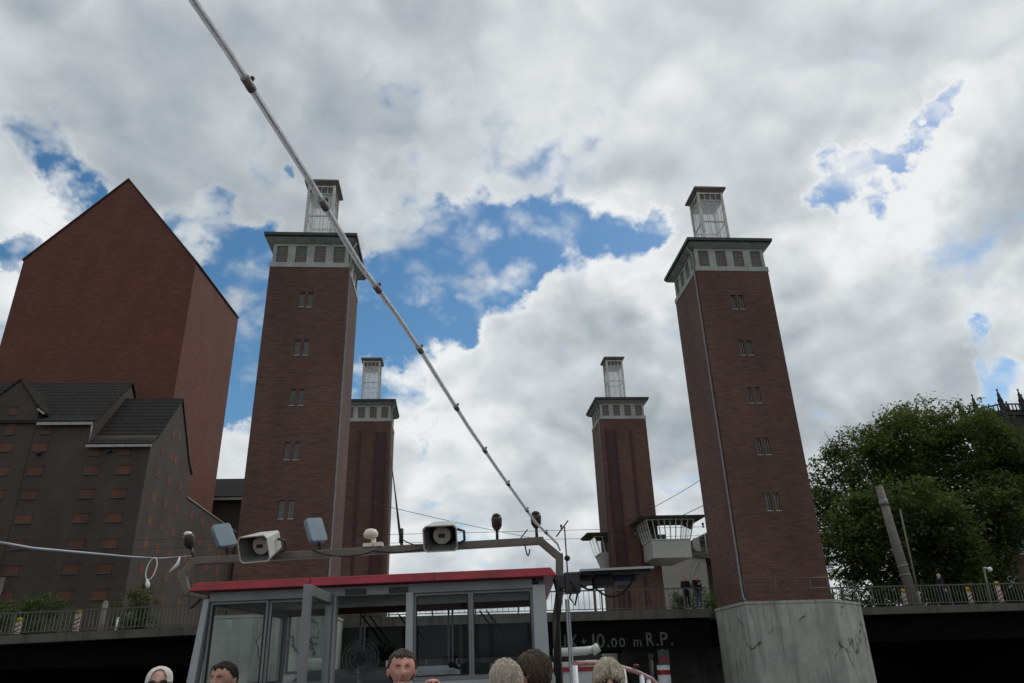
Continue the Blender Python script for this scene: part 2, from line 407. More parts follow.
    cc = t.ramp(b, [(.0, (1.9,2.25,2.6)), (.30, (2.85,3.3,3.68)), (.55, (4.45,4.92,5.28)), (.8, (6.5,6.9,7.1)), (1., (8.5,8.7,8.75))])
    hs = t.n('ShaderNodeHueSaturation'); hs.inputs['Saturation'].default_value = 1.28; hs.inputs['Hue'].default_value = .49; hs.inputs['Value'].default_value = 1.08; t.l(sky.outputs[0], hs.inputs['Color'])
    mixc = t.mix(cov, hs.outputs[0], cc)
    t.l(mixc, bg.inputs[0]); t.l(bg.outputs[0], out.inputs[0])
def sdir(az, el):
    az, el = R(az), R(el); return (math.sin(az)*math.cos(el), math.cos(az)*math.cos(el), math.sin(el))
GAPS = [(sdir(-33.9,34.1),R(2.1),0.27), (sdir(-31.8,31.6),R(2.4),0.27), (sdir(-30.1,31.3),R(1.6),0.2), (sdir(-33.7,25.7),R(1.5),0.36), (sdir(-22.7,32.0),R(2.5),0.36), (sdir(-5.7,27.8),R(4.5),0.4), (sdir(-6.9,25.2),R(3.1),0.36), (sdir(-2.7,26.2),R(4.3),0.38), (sdir(-5.1,21.2),R(2.9),0.3), (sdir(-0.5,30.4),R(6.6),0.36), (sdir(4.3,32.3),R(4.5),0.34), (sdir(8.4,32.0),R(4.0),0.33), (sdir(2.4,27.9),R(4.5),0.3), (sdir(12.8,32.1),R(2.9),0.36), (sdir(17.3,32.2),R(2.8),0.36), (sdir(19.7,32.5),R(2.0),0.32), (sdir(34.6,31.6),R(1.8),0.44), (sdir(39.3,33.1),R(1.5),0.42), (sdir(41.7,34.2),R(1.3),0.4), (sdir(37.2,32.2),R(1.0),0.34), (sdir(-17.2,26.0),R(6.1),0.37), (sdir(-17.0,20.6),R(5.3),0.42), (sdir(-17.5,18.2),R(2.4),0.36), (sdir(-16.8,29.8),R(2.9),0.34), (sdir(41.2,16.5),R(2.1),0.44), (sdir(39.3,15.4),R(1.7),0.38), (sdir(-15.2,37.3),R(0.8),0.25), (sdir(-4.5,24.1),R(3.5),-0.2), (sdir(-0.7,28.1),R(1.7),-0.12), (sdir(-2.5,29.5),R(1.6),-0.12)]
BRIGHT = [(sdir(13.0,27.4),R(9.1),0.3), (sdir(9.5,28.1),R(5.4),0.16), (sdir(-5.0,24.7),R(4.7),0.2), (sdir(16.7,29.2),R(5.2),0.14), (sdir(28.3,24.5),R(9.0),0.2), (sdir(40.9,30.6),R(6.0),0.2), (sdir(35.2,28.1),R(5.4),0.15), (sdir(43.4,33.8),R(3.2),0.1), (sdir(12.4,21.6),R(5.7),-0.26), (sdir(19.6,19.4),R(6.5),-0.16), (sdir(42.6,25.5),R(3.9),-0.3), (sdir(32.1,18.6),R(7.7),-0.22), (sdir(-29.1,39.8),R(9.6),-0.16), (sdir(-14.6,39.6),R(11.7),-0.16), (sdir(-12.4,44.1),R(8.6),-0.05), (sdir(-3.2,36.7),R(9.2),0.05), (sdir(-7.6,33.4),R(3.8),0.14), (sdir(14.5,40.2),R(9.4),0.03), (sdir(24.4,41.5),R(13.0),0.05), (sdir(33.5,41.4),R(7.3),-0.06), (sdir(6.9,45.0),R(6.6),0.08), (sdir(2.2,16.9),R(8.6),0.05), (sdir(2.1,10.1),R(6.9),-0.14), (sdir(11.7,12.7),R(7.5),-0.14), (sdir(-33.1,28.7),R(4.0),0.15), (sdir(-24.3,29.2),R(3.9),0.12), (sdir(-1.1,23.6),R(4.7),0.2), (sdir(-37.6,37.4),R(3.2),0.06), (sdir(4.5,7.1),R(18.9),0.06), (sdir(-17.1,15.6),R(3.5),0.12), (sdir(34.6,23.1),R(8.6),0.08), (sdir(-1.0,11.6),R(5.4),0.08), (sdir(15.6,13.2),R(4.4),0.1), (sdir(28.3,42.1),R(7.8),0.08), (sdir(17.1,44.1),R(5.7),0.06), (sdir(-22.2,33.9),R(5.4),0.06)]

build_world()
sun = bpy.data.lights.new('sun', 'SUN'); sun.energy = 1.1; sun.angle = R(14); sun.color = (1, .95, .87)
so = bpy.data.objects.new('sun', sun); col.objects.link(so)
sd = Vector((math.sin(SUN_AZ)*math.cos(SUN_EL), math.cos(SUN_AZ)*math.cos(SUN_EL), math.sin(SUN_EL)))
so.rotation_euler = sd.to_track_quat('Z', 'Y').to_euler(); so.location = sd*150

# ------------------------------------------------------------------ camera
cam = bpy.data.cameras.new('camera'); co = bpy.data.objects.new('camera', cam); col.objects.link(co); scn.camera = co
cam.sensor_width = 36; cam.lens = F/1024*36; cam.clip_start = .05; cam.clip_end = 5000
fw = f0*math.cos(PI_) + u0*math.sin(PI_); u1 = -f0*math.sin(PI_) + u0*math.cos(PI_)
rt = r0*math.cos(RO) + u1*math.sin(RO); up = -r0*math.sin(RO) + u1*math.cos(RO)
co.matrix_world = Matrix(((rt.x, up.x, -fw.x, 0), (rt.y, up.y, -fw.y, 0), (rt.z, up.z, -fw.z, CZ), (0,0,0,1)))
scn.view_settings.view_transform = 'Standard'; scn.view_settings.look = 'None'; scn.view_settings.exposure = 0; scn.view_settings.gamma = 1
scn.view_settings.use_curve_mapping = False

# ------------------------------------------------------------------ setting: water, ground
def struct(name, mb, mat): return tag(mb.build(name, mat), kind='structure')
g = MB(); g.poly([(-900,-900,0),(900,-900,0),(900,2500,0),(-900,2500,0)]); struct('harbour_water', g, M['water'])
g = MB()
g.box(-900, -10.3, 60.2, 2500, -3, 5.9); struct('left_bank_ground', g, M['grass'])
g = MB(); g.box(21.2, 900, 60.2, 2500, -3, 6.1); struct('right_bank_ground', g, M['grass'])
g = MB(); g.box(-900, -13.2, -200, 60.19, -3, 2.0); struct('left_quay_ground', g, M['paving'])
g = MB(); g.box(21.2, 900, -200, 60.19, -3, 2.0); struct('right_quay_ground', g, M['paving'])

# ------------------------------------------------------------------ the four bridge towers
def make_tower(kind, side, label):
    """kind near/far, side -1 left bank, +1 right bank; local origin at the foot centre"""
    t = thing('bridge_tower', label, 'tower', group='brick towers of the lift bridge')
    h = 2.0; zb = 16.93
    b = MB()
    wins = []
    if kind == 'near':
        zs = [4.45, 7.15, 9.8, 12.4, 15.05]
        for z in zs:
            for x in (-.21, .21): wins.append((x, z))
        # front wall with real openings: horizontal and vertical strips round the holes
        ww, wh = .125, .42
        zc = [-.05]
        for z in zs: zc += [z-wh, z+wh]
        zc.append(zb)
        for i in range(0, len(zc)-1):
            z0, z1 = zc[i], zc[i+1]
            if i % 2 == 0: b.poly([(-h,-h,z0),(h,-h,z0),(h,-h,z1),(-h,-h,z1)])
            else:
                for x0, x1 in ((-h,-.21-ww),(-.21+ww,.21-ww),(.21+ww,h)): b.poly([(x0,-h,z0),(x1,-h,z0),(x1,-h,z1),(x0,-h,z1)])
                for x in (-.21,.21):
                    y1 = -h+.3
                    b.poly([(x-ww,-h,z0),(x-ww,y1,z0),(x-ww,y1,z1),(x-ww,-h,z1)]); b.poly([(x+ww,-h,z0),(x+ww,y1,z0),(x+ww,y1,z1),(x+ww,-h,z1)])
                    b.poly([(x-ww,-h,z1),(x+ww,-h,z1),(x+ww,y1,z1),(x-ww,y1,z1)]); b.poly([(x-ww,-h,z0),(x+ww,-h,z0),(x+ww,y1,z0),(x-ww,y1,z0)])
    else:
        b.poly([(-h,-h,-.05),(h,-h,-.05),(h,-h,zb),(-h,-h,zb)])
    b.poly([(h,-h,-.05),(h,h,-.05),(h,h,zb),(h,-h,zb)]); b.poly([(h,h,-.05),(-h,h,-.05),(-h,h,zb),(h,h,zb)]); b.poly([(-h,h,-.05),(-h,-h,-.05),(-h,-h,zb),(-h,h,zb)])
    b.build('brick_shaft', M['clinker'], t)
    for x, z in wins:
        fr = MB(); y = -h+.13
        fr.box(x-.122, x-.098, y, y+.06, z-.418, z+.418); fr.box(x+.098, x+.122, y, y+.06, z-.418, z+.418)
        fr.box(x-.098, x+.098, y, y+.06, z-.418, z-.385); fr.box(x-.098, x+.098, y, y+.06, z+.385, z+.418)
        o = fr.build('window', M['slitframe'], t)
        p = MB(); p.box(x-.098, x+.098, y+.02, y+.035, z-.385, z+.385); p.build('pane', M['darkglass'], o)
        s = MB(); s.box(x-.135, x+.135, -h-.03, -h+.125, z-.45, z-.421); s.build('sill', M['slitframe'], o)
    # pale band storey with louvres on each side
    bd = MB(); k = h-.06
    bd.box(-h-.03, h+.03, -h-.03, h+.03, zb, zb+.28)
    pc = [-1.47,-.49,.49,1.47]; pw = .29
    for rot in range(4):
        m = Matrix.Rotation(rot*math.pi/2, 3, 'Z')
        def put(x0,x1,y0,y1,z0,z1):
            q = MB(); q.box(x0,x1,y0,y1,z0,z1); bd.add([m @ Vector(v) for v in q.v], q.f)
        e = [-k] + [v for c in pc for v in (c-pw, c+pw)] + [k]
        for i in range(0, len(e)-1, 2): put(e[i], e[i+1] if i < 8 else k-.16, -k, -k+.15, zb+.28, zb+1.3)
        put(-k, k-.16, -k, -k+.15, zb+1.3, zb+1.50)
    bd.build('band_storey', M['band'], t)
    for rot in range(4):
        m = Matrix.Rotation(rot*math.pi/2, 3, 'Z')
        for c in pc:
            q = MB(); q.box(c-pw, c+pw, -k+.06, -k+.10, zb+.28, zb+1.3); lv = MB(); lv.add([m @ Vector(v) for v in q.v], q.f)
            lv.build('louvre', M['louvre'], t)
    s = MB(); o = h+.38
    s.frustum(-h-.0, h, -h, h, zb+1.44, -o+.06, o-.06, -o+.06, o-.06, zb+1.62); s.build('soffit', M['soffit'], t)
    c = MB(); c.box(-o+.09, o-.09, -o+.09, o-.09, zb+1.625, zb+1.72); c.frustum(-o, o, -o, o, zb+1.721, -o-.02, o+.02, -o-.02, o+.02, zb+1.88)
    c.frustum(-o+.05, o-.05, -o+.05, o-.05, zb+1.881, -.7, .7, -.7, .7, zb+2.2); c.build('cornice_roof', M['copper'], t)
    # glazed lantern
    L = MB(); a = .70; z0 = zb+1.95; z1 = zb+6.05
    for sx in (-1,1):
        for sy in (-1,1): L.box(sx*a-.065, sx*a+.065, sy*a-.065, sy*a+.065, z0, z1)
    for zz, th in ((zb+4.03,.035),(zb+5.5,.03),(z1-.05,.06)):
        for sy in (-1,1): L.box(-a+.055, a-.055, sy*a-.03, sy*a+.03, zz-th, zz+th)
        for sx in (-1,1): L.box(sx*a-.03, sx*a+.03, -a+.055, a-.055, zz-th, zz+th)
    for i in (-1,0,1):
        x = i*.34
        for sy in (-1,1): L.box(x-.018, x+.018, sy*a-.02, sy*a+.02, zb+5.53, z1-.11); 
        for sx in (-1,1): L.box(sx*a-.02, sx*a+.02, x-.018, x+.018, zb+5.53, z1-.11)
    for i in (-.23,.23):
        for sy in (-1,1): L.box(i-.012, i+.012, sy*a-.015, sy*a+.015, z0, zb+5.47)
        for sx in (-1,1): L.box(sx*a-.015, sx*a+.015, i-.012, i+.012, z0, zb+5.47)
    fr = L.build('lantern', M['lframe'], t)
    G = MB(); q = a-.01
    for sy in (-1,1): G.box(-a+.056, a-.056, sy*q-.004, sy*q+.004, z0, zb+5.47)
    for sx in (-1,1): G.box(sx*q-.004, sx*q+.004, -a+.056, a-.056, z0, zb+5.47)
    G.build('glazing', M['milky'], fr)
    G = MB()
    for sy in (-1,1): G.box(-a+.056, a-.056, sy*(q-.02)-.004, sy*(q-.02)+.004, zb+5.53, z1-.11)
    for sx in (-1,1): G.box(sx*(q-.02)-.004, sx*(q-.02)+.004, -a+.056, a-.056, zb+5.53, z1-.11)
    G.build('grille', M['louvre'], fr)
    C = MB(); C.frustum(-a-.06, a+.06, -a-.06, a+.06, z1, -a-.22, a+.22, -a-.22, a+.22, z1+.16); C.box(-a-.25, a+.25, -a-.25, a+.25, z1+.161, z1+.27)
    C.frustum(-a-.2, a+.2, -a-.2, a+.2, z1+.271, -.1, .1, -.1, .1, z1+.42); C.build('lantern_cap', M['lcap'], fr)
    # rainwater pipe and steel lift guides
    px = -side*(h+.07)
    if kind == 'near':
        p = MB(); y = -h+.16
        p.tube([(-side*(h+.3), y, zb+1.6), (px, y, zb+1.15), (px, y, .35), (px-side*.0, y-.1, .12), (px, y-.35, .05)], .055, 8)
        p.build('downpipe', M['zinc'], t)
    else:
        p = MB(); y = -h+.3
        p.tube([(-side*(h+.34), y+.3, zb+1.7), (px, y, zb+1.3), (px, y, .1)], .05, 8); p.build('downpipe', M['zinc'], t)
        q = MB(); x0, x1 = sorted((-side*1.55, -side*.85))
        q.box(x0, x1, -h-.07, -h-.003, 0, zb-1.0); q.box(x0-.09, x0, -h-.13, -h-.003, 0, zb-.9); q.box(x1, x1+.09, -h-.13, -h-.003, 0, zb-.9)
        q.build('lift_guide', M['redsteel'], t)
        q = MB(); x = side*.55; q.box(x-.12, x+.12, -h-.05, -h-.003, 0, zb-1.0); q.build('guide_strip', M['redsteel'], t)
    return t
near_l = make_tower('near', -1, 'tall brick bridge tower with slit windows, on the left beside the gabled archive block')
near_l.location = (-7.45, 35.6, 6.75)
near_r = make_tower('near', 1, 'tall brick bridge tower with slit windows, on the right above the pale cracked pier')
near_r.location = (15.13, 35.5, 6.75)
far_l = make_tower('far', -1, 'smaller far brick tower with red lift guide, half hidden behind the left tower')
far_l.location = (-7.26, 61.85, 6.75)
far_r = make_tower('far', 1, 'smaller far brick tower carrying the white control cabins')
far_r.location = (14.77, 61.55, 6.75)

def control_cabin(label, x0, x1, y0, y1, zt, fl, zg0, zb0):
    """flared cabin: roof slab, slanting window band, box below, tapered underside"""
    t = thing('control_cabin', label, 'control cabin', ((x0+x1)/2, (y0+y1)/2, zb0), group='control cabins on the far right tower')
    c = t.location
    def sh(m): return m
    r = MB(); r.frustum(x0-fl-.5, x1+fl+.75, y0-fl-.6, y1-.01, zt+.0, x0-fl-.62, x1+fl+.95, y0-fl-.75, y1-.01, zt+.13); r.build('roof_slab', M['slab'], t, world=True)
    lo = MB(); lo.box(x0, x1, y0, y1-.01, zb0+.3, zg0); lo.frustum(x0+.9, x1-.9, y0+.9, y1-.01, zb0, x0, x1, y0, y1-.01, zb0+.299); lo.build('lower_box', M['ctrlwhite'], t, world=True)
    f = MB()
    def P(u, v):  # front, u along x 0..1, v height 0..1
        return Vector((x0-fl*v + (x1-x0+2*fl*v)*u, y0-fl*v, zg0+.02+(zt-zg0-.03)*v))
    def Q(u, v, s):
        return Vector(((x1+fl*v) if s > 0 else (x0-fl*v), y0-fl*v + (y1-.03-y0+fl*v)*u, zg0+.02+(zt-zg0-.03)*v))
    n = 8
    for i in range(n+1): f.bar(P(i/n, 0), P(i/n, 1), .07)
    for v in (0.03, .97): f.bar(P(0, v), P(1, v), .08)
    for s in (-1, 1):
        for i in range(1, 5): f.bar(Q(i/4, 0, s), Q(i/4, 1, s), .07)
        for v in (0.03, .97): f.bar(Q(0, v, s), Q(1, v, s), .08)
    wf = f.build('window_band', M['winframe'], t, world=True)
    gl = MB(); e = Vector((0, .03, 0))
    gl.poly([P(0.01,.05)+e, P(.99,.05)+e, P(.99,.95)+e, P(0.01,.95)+e])
    for s in (-1, 1):
        e = Vector((-s*.03, 0, 0)); gl.poly([Q(.02,.05,s)+e, Q(.98,.05,s)+e, Q(.98,.95,s)+e, Q(.02,.95,s)+e])
    gl.build('glazing', M['clear'], wf, world=True)
    i = MB(); i.box(x0+.1, x1-.1, y0+.1, y1-.05, zg0-.02, zg0+.05); i.box(x0+.4, x1-1.3, y1-.9, y1-.4, zg0+.06, zg0+.75); i.build('desk', M['cabin_in'], t, world=True)
    return t
control_cabin('large cream control cabin with slanting windows, hung on the front of the far right tower', 15.4, 18.45, 56.7, 59.5, 14.5, .38, 12.9, 11.3)
def side_cabin():
    t = thing('control_cabin', 'small pale cabin with slanting window, on the left side of the far right tower', 'control cabin', (12.2, 61.6, 11.4), group='control cabins on the far right tower')
    x1, y0, y1 = 12.76, 60.6, 62.9
    r = MB(); r.frustum(11.15, x1, y0-.6, y1+.4, 13.95, 10.95, x1, y0-.8, y1+.5, 14.1); r.build('roof_slab', M['slab'], t, world=True)
    b = MB(); b.frustum(12.45, x1, y0+.3, y1-.3, 11.4, 12.1, x1, y0, y1, 12.5); b.build('lower_box', M['ctrlwhite'], t, world=True)
    f = MB(); zt, zg = 13.95, 12.51
    for y in (y0, (y0+y1)/2, y1): f.bar((12.08, y, zg), (11.7, y, zt), .07)
    for (x, z) in ((12.07, zg+.04), (11.71, zt-.05)):
        f.bar((x, y0, z), (x, y1, z), .08)
        for y in (y0, y1): f.bar((x, y, z), (x1-.05, y, z), .07)
    for y in (y0, y1): f.bar((12.5, y, zg), (12.3, y, zt), .06)
    w = f.build('window_band', M['winframe'], t, world=True)
    gl = MB(); gl.poly([(12.05,y0,zg),(12.05,y1,zg),(11.68,y1,zt),(11.68,y0,zt)])
    for y in (y0+.02, y1-.02): gl.poly([(12.05,y,zg),(x1-.02,y,zg),(x1-.02,y,zt),(11.68,y,zt)])
    gl.build('glazing', M['clear'], w, world=True)
side_cabin()

# ------------------------------------------------------------------ piers
def pier(name, label, pts, zt):
    cx = sum(p[0] for p in pts)/len(pts); cy = sum(p[1] for p in pts)/len(pts)
    t = thing(name, label, 'bridge pier', (cx, cy, -2), group='concrete bridge piers')
    m = MB(); m.prism([(x, y, -2) for x, y in pts], (0,0,zt+2-.12)); m.build('concrete_body', M['pier'], t, world=True, bevel=.04)
    m = MB(); m.prism([(cx+(x-cx)*1.008, cy+(y-cy)*1.008, zt-.119) for x, y in pts], (0,0,.119)); m.build('cap_edge', M['pier'], t, world=True)
    return t
pr_ = pier('bridge_pier', 'pale cracked concrete pier under the right tower', [(13.1,37.75),(12.78,32.9),(16.87,32.9),(19.6,35.7),(19.9,37.75)], 6.74)
pl_ = pier('bridge_pier', 'mottled concrete pier under the left tower, seen through the wheelhouse windows', [(-5.2,37.75),(-5.2,32.9),(-9.75,32.9),(-10.55,33.7),(-10.55,37.75)], 6.74)
pier('bridge_pier', 'grey pier below the far right tower, mostly hidden under the bridge', [(12.6,59.7),(21.2,59.7),(21.2,66),(12.6,66)], 6.7)
pier('bridge_pier', 'grey pier below the far left tower, mostly hidden under the bridge', [(-10.3,59.7),(-4.9,59.7),(-4.9,66),(-10.3,66)], 6.7)
def pier_rail(label, pts, posts):
    t = thing('pier_railing', label, 'railing', (pts[0][0], pts[0][1], 6.74), group='railings on the tower piers')
    m = MB()
    for z in (7.24, 7.68): m.tube([(x, y, z) for x, y in pts], .022, 6, smooth=True)
    m.build('rails', M['rail'], t, world=True)
    for x, y in posts:
        m = MB(); m.tube([(x, y, 6.74), (x, y, 7.68)], .025, 6); m.build('post', M['rail'], t, world=True)
pier_rail('two-bar tubular railing round the pale pier of the right tower', [(12.95,33.05),(16.8,33.05),(19.45,35.75),(19.7,37.5)], [(12.95,33.05),(14.4,33.05),(16.0,33.05),(16.8,33.05),(18.1,34.38),(19.45,35.75),(19.7,37.5)])
pier_rail('two-bar tubular railing round the pier of the left tower', [(-5.4,33.05),(-9.68,33.05),(-10.4,33.8),(-10.4,37.5)], [(-5.4,33.05),(-6.8,33.05),(-8.2,33.05),(-9.68,33.05),(-10.4,33.8),(-10.4,35.6),(-10.4,37.5)])

# ------------------------------------------------------------------ lift span and approaches
def railing(parent, x0, z0, x1, z1, y, step, mat_bar, h=1.0, bw=.022):
    """post-and-bar railing along x; a part of its span"""
    n = int((x1-x0)/step); zz = lambda x: z0+(z1-z0)*(x-x0)/(x1-x0)
    r = MB()
    r.bar((x0, y, zz(x0)+h), (x1, y, zz(x1)+h), .075, .06); r.bar((x0, y, zz(x0)+.12), (x1, y, zz(x1)+.12), .05, .04)
    k = 0; x = x0+.05
    while x < x1:
        r.box(x-.035, x+.035, y-.03, y+.03, zz(x), zz(x)+h-.03); x += 2.1
    o = r.build('railing', M['rail'], parent, world=True)
    b = MB()
    for i in range(n):
        x = x0+(i+.5)*step; z = zz(x); b.box(x-bw/2, x+bw/2, y-bw/2, y+bw/2, z+.14, z+h-.03)
    b.build('bars', mat_bar, o, world=True)
    return o
X0, X1 = -5.2, 12.85
br = thing('lift_bridge_span', 'dark lift bridge span between the towers with white clearance lettering', 'bridge span', (3.8, 48.7, 5.0))
m = MB(); m.box(X0, X1, 37.8, 59.55, 6.42, 6.77); m.box(X0, X1, 37.72, 37.8, 6.36, 6.79); m.build('deck_slab', M['slab'], br, world=True)
m = MB(); m.box(X0, X1, 38.05, 38.35, 5.0, 6.415); m.box(X0, X1, 37.95, 38.45, 4.95, 5.0); m.build('front_girder', M['girder'], br, world=True)
m = MB(); m.box(X0, X1, 59.0, 59.3, 5.0, 6.415)
for y in range(41, 59, 3): m.box(X0, X1, y-.12, y+.12, 5.5, 6.415)
for x in (-4, -1, 2, 5, 8, 11): m.box(x-.1, x+.1, 38.36, 58.99, 5.8, 6.41)
m.build('cross_girders', M['girder'], br, world=True)
# expansion joint post
m = MB(); m.box(8.0-.98, 8.0-.86, 37.76, 37.86, 6.77, 7.79); m.build('joint_post', M['rail'], br, world=True)
railing(br, X0, 6.77, X1, 6.77, 37.9, .27, M['rail']); railing(br, X0, 6.77, X1, 6.77, 59.45, .27, M['rail'])
def glyph(ch, x0, x1, z0, h, y, parent, name='letter'):
    cu = bpy.data.curves.new('t', 'FONT'); cu.body = ch; cu.extrude = .003; cu.offset = .006
    o = bpy.data.objects.new('t', cu); col.objects.link(o)
    dg = bpy.context.evaluated_depsgraph_get(); me = bpy.data.meshes.new_from_object(o.evaluated_get(dg))
    xs = [v.co.x for v in me.vertices]; ys = [v.co.y for v in me.vertices]
    vs = [((v.co.x-min(xs))/(max(xs)-min(xs))*(x1-x0)+x0, y - v.co.z*1.0, (v.co.y-min(ys))/(max(ys)-min(ys))*h+z0) for v in me.vertices]
    fs = [tuple(p.vertices) for p in me.polygons]
    bpy.data.objects.remove(o); bpy.data.meshes.remove(me); bpy.data.curves.remove(cu)
    b = MB(); b.add(vs, fs); return b.build(name, M['letter'], parent, world=True)
ZL = 5.13; YL = 38.044
for ch, a, b_, z, h in (('U',5.15,5.55,ZL,.62),('K',5.74,6.14,ZL,.62),('+',6.30,6.56,ZL+.17,.27),('I',6.86,6.96,ZL,.62),('0',7.06,7.46,ZL,.62),('.',7.57,7.68,ZL,.11),
                        ('0',7.78,8.07,ZL,.41),('0',8.18,8.47,ZL,.41),('m',8.9,9.28,ZL,.32),('R',9.55,9.93,ZL,.62),('.',10.03,10.14,ZL,.11),('P',10.25,10.62,ZL,.62),('.',10.76,10.87,ZL,.11)):
    glyph(ch, a, b_, z, h, YL, br)

def approach(label, x0, z0, x1, z1, rx0, rx1, piers):
    t = thing('approach_span', label, 'bridge span', ((x0+x1)/2, 48, 2.0), group='approach spans beside the lift bridge')
    zz = lambda x: z0+(z1-z0)*(x-x0)/(x1-x0)
    m = MB(); m.prism([(x0,37.8,z0-.36),(x1,37.8,z1-.36),(x1,37.8,z1),(x0,37.8,z0)], (0,22.2,0)); m.build('deck_slab', M['slab'], t, world=True)
    m = MB(); m.prism([(x0,38.9,5.0),(x1,38.9,5.0),(x1,38.9,z1-.365),(x0,38.9,z0-.365)], (0,.35,0))
    for y in (43, 47, 51, 55): m.prism([(x0,y,5.2),(x1,y,5.2),(x1,y,z1-.365),(x0,y,z0-.365)], (0,.35,0))
    m.build('girders', M['girder'], t, world=True)
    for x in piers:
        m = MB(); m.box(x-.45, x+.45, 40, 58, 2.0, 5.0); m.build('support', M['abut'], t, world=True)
    railing(t, rx0, zz(rx0), rx1, zz(rx1), 37.9, .175, M['litrail'], .98)
    railing(t, rx0, zz(rx0), rx1, zz(rx1), 59.9, .175, M['litrail'], .98)
approach('left approach span with stained slab and railing below the old warehouse', -75, 5.3, -5.46, 6.74, -75, -9.55, (-24, -38))
approach('right approach span with stained slab and pale railing below the big trees', 13.1, 6.64, 85, 6.62, 17.3, 85, (36, 50))
# back walls of the lower quays under the road
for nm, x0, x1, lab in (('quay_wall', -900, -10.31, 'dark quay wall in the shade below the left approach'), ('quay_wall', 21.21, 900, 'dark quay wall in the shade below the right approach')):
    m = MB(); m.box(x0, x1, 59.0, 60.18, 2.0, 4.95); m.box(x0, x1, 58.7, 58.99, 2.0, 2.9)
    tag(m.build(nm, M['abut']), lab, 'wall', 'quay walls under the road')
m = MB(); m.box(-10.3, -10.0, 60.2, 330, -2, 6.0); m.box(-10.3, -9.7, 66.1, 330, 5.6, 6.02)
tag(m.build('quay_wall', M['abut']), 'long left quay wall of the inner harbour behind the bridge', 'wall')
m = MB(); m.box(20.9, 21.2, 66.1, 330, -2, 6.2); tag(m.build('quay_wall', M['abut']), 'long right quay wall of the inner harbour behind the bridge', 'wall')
# added dark shed, fills the black view beyond the bridge
m = MB(); m.box(-10.2, 20.8, 150, 175, -1, 7.2); m.prism([(-10.2,149.5,7.2),(20.8,149.5,7.2),(20.8,162,10.0),(-10.2,162,10.0)], (0,0,.2))
tag(m.build('added_dark_shed', M['stone']), 'added low dark shed that blacks out the view under the bridge', 'shed')

# ------------------------------------------------------------------ archive tower and old warehouse
A = thing('archive_tower', 'huge windowless red brick tower block with a steep gable', 'building', (-51, 110, 5.9))
fl, fr_, bk = -64.3, -39.2, 119.6
sx = 1.15
prof = [(fl, 62.0), (-51.75, 76.9), (fr_, 62.0)]
m = MB()
F_ = [(fl,100,5.9),(fr_,100,5.9),(fr_,100,62.0),(-51.75,100,76.9),(fl,100,62.0)]
m.add(F_ + [(x+sx, bk, z) for x, y, z in F_], [(0,1,2,3,4),(9,8,7,6,5),(0,5,6,1),(1,6,7,2),(4,9,5,0)])
m.build('brick_wall', M['archive'], A, world=True)
m = MB()
def slab(p, q, th):  # roof plane with small verge, p eave line start, etc
    m.prism([p, q, (q[0]+sx, bk, q[2]), (p[0]+sx, bk, p[2])], (0, 0, th))
m.prism([(fl-.12,99.9,61.9),(-51.75,99.9,77.0),(-51.75+sx,bk,77.0),(fl-.12+sx,bk,61.9)], (0,0,.14))
m.prism([(-51.75,99.9,77.0),(fr_+.12,99.9,61.9),(fr_+.12+sx,bk,61.9),(-51.75+sx,bk,77.0)], (0,0,.14))
m.build('gable_roof', M['archive'], A, world=True)
m = MB()
for a, b in (((fl-.16,99.86,62.05),(-51.75,99.86,77.16)), ((-51.75,99.86,77.16),(fr_+.16,99.86,62.05)), ((fr_+.16,99.9,62.02),(fr_+.16+sx,bk,62.02))): m.bar(a, b, .16, .12)
m.build('verge_trim', M['copper'], A, world=True)

Wt = thing('old_warehouse', 'dark brick harbour warehouse with bricked up windows, dormer gable and slate grey roofs', 'warehouse', (-52, 92, 5.9))
GX = -34.96; YF = 85.0
m = MB()
# right block: gable towards the right
m.prism([(GX,YF,5.9),(GX,99.0,5.9),(GX,99.0,29.0),(GX,92.1,36.7),(GX,YF,29.0)], (-7.05,0,0))
# middle block, taller
m.prism([(-42.02,YF,5.9),(-42.02,102,5.9),(-42.02,102,31.6),(-42.02,93,39.2),(-42.02,YF,31.6)], (-33,0,0))
# dormer gable flush with the front
DF = YF-.06
m.prism([(-55.2,DF,5.9),(-48.3,DF,5.9),(-48.3,DF,33.2),(-48.9,DF,34.0),(-51.2,DF,36.9),(-53.5,DF,34.6),(-55.2,DF,33.0)], (0,5.5,0))
m.build('brick_wall', M['darkbrick'], Wt, world=True)
m = MB()
m.prism([(GX,99.01,5.9),(GX,123,5.9),(GX,123,25.1),(GX,99.01,25.7)], (-2.4,0,0)); m.build('low_wing_wall', M['darkbrick'], Wt, world=True)
m = MB(); m.bar((GX-.05,99.02,25.82),(GX-.05,123,25.22),.4,.14); m.build('wing_coping', M['gutter'], Wt, world=True)
r = MB(); th = .22
def bell(x0, x1, ye, ze, yr, zr, flare=1.1):
    """roof half from flared eave (ye) to ridge (yr)"""
    s = (zr-ze)/(yr-ye); ym = ye+flare*(1 if yr > ye else -1); zm = ze+.72*s*(ym-ye)
    r.prism([(x0,ye-.45*(1 if yr > ye else -1),ze-.1),(x0,ym,zm),(x0,ym,zm+th),(x0,ye-.45*(1 if yr > ye else -1),ze-.1+th)], (x1-x0,0,0))
    r.prism([(x0,ym,zm),(x0,yr,zr),(x0,yr,zr+th),(x0,ym,zm+th)], (x1-x0,0,0))
bell(-41.99, GX+.14, YF, 29.05, 92.1, 37.0); bell(-41.99, GX+.14, 99.0, 29.05, 92.1, 37.0)
bell(-74, -41.85, YF, 31.75, 93, 39.6); bell(-74, -41.85, 102, 31.75, 93, 39.6)
